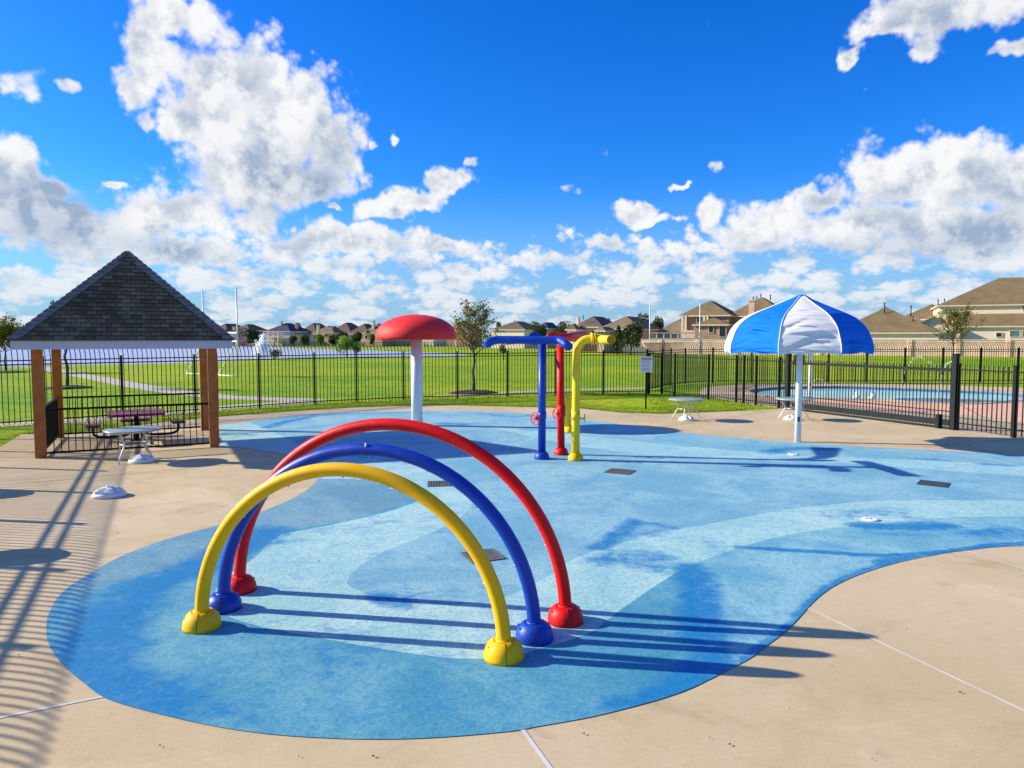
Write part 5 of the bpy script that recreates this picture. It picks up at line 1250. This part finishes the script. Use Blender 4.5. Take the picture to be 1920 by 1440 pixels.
goal('white goal with tall uprights behind the pavilion on the left',pa,pb,6.3,2.55,3.15,3.0,back=True,nbv=(-.75,.65,0))
pa=P(1218,640,80); pb=P(1311.5,640,80); pa.z=pb.z=0
goal('white goal frame with tall uprights standing left of the striped parasol',pa,pb,6.6,2.68,3.32,2.0,nv=7,back=False)
# ================================================================== FOUNTAIN AND JETS
def droplets(arr,size,rng):
    # tiny octahedra
    n=len(arr); s=size*rng.uniform(.5,1.5,(n,1,1)); base=np.array([(1,0,0),(-1,0,0),(0,1,0),(0,-1,0),(0,0,1.6),(0,0,-1.6)])[None]
    v=(arr[:,None,:]+base*s).reshape(-1,3); f0=np.array([(0,2,4),(2,1,4),(1,3,4),(3,0,4),(2,0,5),(1,2,5),(3,1,5),(0,3,5)])
    f=(f0[None]+np.arange(n)[:,None,None]*6).reshape(-1,3); return v,f
c=G(490,669.5); fo=empty('fountain',(c.x,c.y,0)); tag(fo,'white water fountain spraying up from the lake','fountain')
rng=np.random.default_rng(5); n=5200
top=P(487,626,c.y).z
s=rng.uniform(0,1,n)
kind=rng.random(n)
v0=rng.uniform(.72,1,n); th=rng.uniform(0,2*np.pi,n); T=rng.uniform(0,1,n)
jr=np.where(kind<.6,rng.uniform(.05,.35,n),rng.uniform(.3,.85,n)); hh=top*np.where(kind<.6,rng.uniform(.6,1,n),rng.uniform(.35,.75,n))
z=hh*4*(T*.5)*(1-T*.5)*1.0; z=np.where(rng.random(n)<.5,hh*(1-(1-T)**2),hh*(1-T**2)); rad=jr*T*1.0+np.where(rng.random(n)<.5,0,jr)
arr=np.stack([np.cos(th)*rad+.12*z,np.sin(th)*rad,np.clip(z,0,None)],1)
V,F_=droplets(arr,.038,rng); me=bpy.data.meshes.new('spray_plume'); me.from_pydata(V.tolist(),[],F_.tolist()); me.materials.append(M['spray'])
o=bpy.data.objects.new('spray_plume',me); COL.objects.link(o); o.parent=fo
mb=MB(); mb.lathe([(.5,-.02),(.5,.06),(.2,.12),(.08,.2)],n=16); part('float',mb,M['pane_dark'],fo)
def jet(label,pts,Y,n=110,size=.012):
    w=[P(x,y,Y) for x,y in pts]; cv_=catmull(w,False,12); base=Vector((w[0].x,Y,0)); t=tag(empty('water_jet',base),label,'water jet','thin water jets at the pool')
    rng=np.random.default_rng(int(pts[0][0])); idx=rng.integers(0,len(cv_),n); a=np.array([cv_[i] for i in idx])+rng.normal(0,.025,(n,3))-np.array(base)
    V,F_=droplets(a,size,rng); me=bpy.data.meshes.new('spray_arc'); me.from_pydata(V.tolist(),[],F_.tolist()); me.materials.append(M['spray']); o=bpy.data.objects.new('spray_arc',me); COL.objects.link(o); o.parent=t
    mb=MB(); mb.tube([(0,0,-.1),(0,0,.06)],.03,8); part('nozzle',mb,M['steel'],t)
jet('dotted water jet arcing over the pool left of the right gate post',[(1693,728),(1694,703),(1704,684),(1720,669),(1735,675),(1751,684),(1765,703),(1769,728)],38.5)
jet('water jet arc just behind the right gate post',[(1760,728),(1770,690),(1784,678),(1796,690),(1803,728)],38.0)
jet('low pale water arc at the far pool edge beside the parasol pole',[(1520,722),(1526,714),(1534,711),(1542,713),(1549,722)],41.5,90)
for i,(px,lab) in enumerate(((1606,'white bubbling jet in the pool, left one'),(1637,'white bubbling jet in the pool, right one'))):
    c=G(px,746); t=tag(empty('bubbler',(c.x,c.y,-.1)),lab,'water jet','bubbling jets in the pool'); rng=np.random.default_rng(i)
    n=700; z=rng.uniform(0,.36,n); a=np.stack([rng.normal(0,1,n)*(.06-.11*z),rng.normal(0,1,n)*(.06-.11*z),z],1); V,F_=droplets(a,.020,rng)
    me=bpy.data.meshes.new('spray_plume'); me.from_pydata(V.tolist(),[],F_.tolist()); me.materials.append(M['spray']); o=bpy.data.objects.new('spray_plume',me); COL.objects.link(o); o.parent=t
# street lamp far behind the roofs
c=P(1643,640,165); l=empty('street_lamp',(c.x,165,0)); tag(l,'thin grey street lamp peeking above the brown hip roof','street lamp')
mb=MB(); h=P(1643,584,165).z; mb.tube([(0,0,0),(0,0,h)],[.10,.05],8); mb.tube([(0,0,h-.05),(.5,0,h+.5),(1.6,0,h+.9)],[.05,.045,.04],8); part('pole',mb,M['steel'],l)
mb=MB(); mb.box((1.9,0,h+.92),(.7,.25,.12)); part('lamp_head',mb,M['steel'],l)
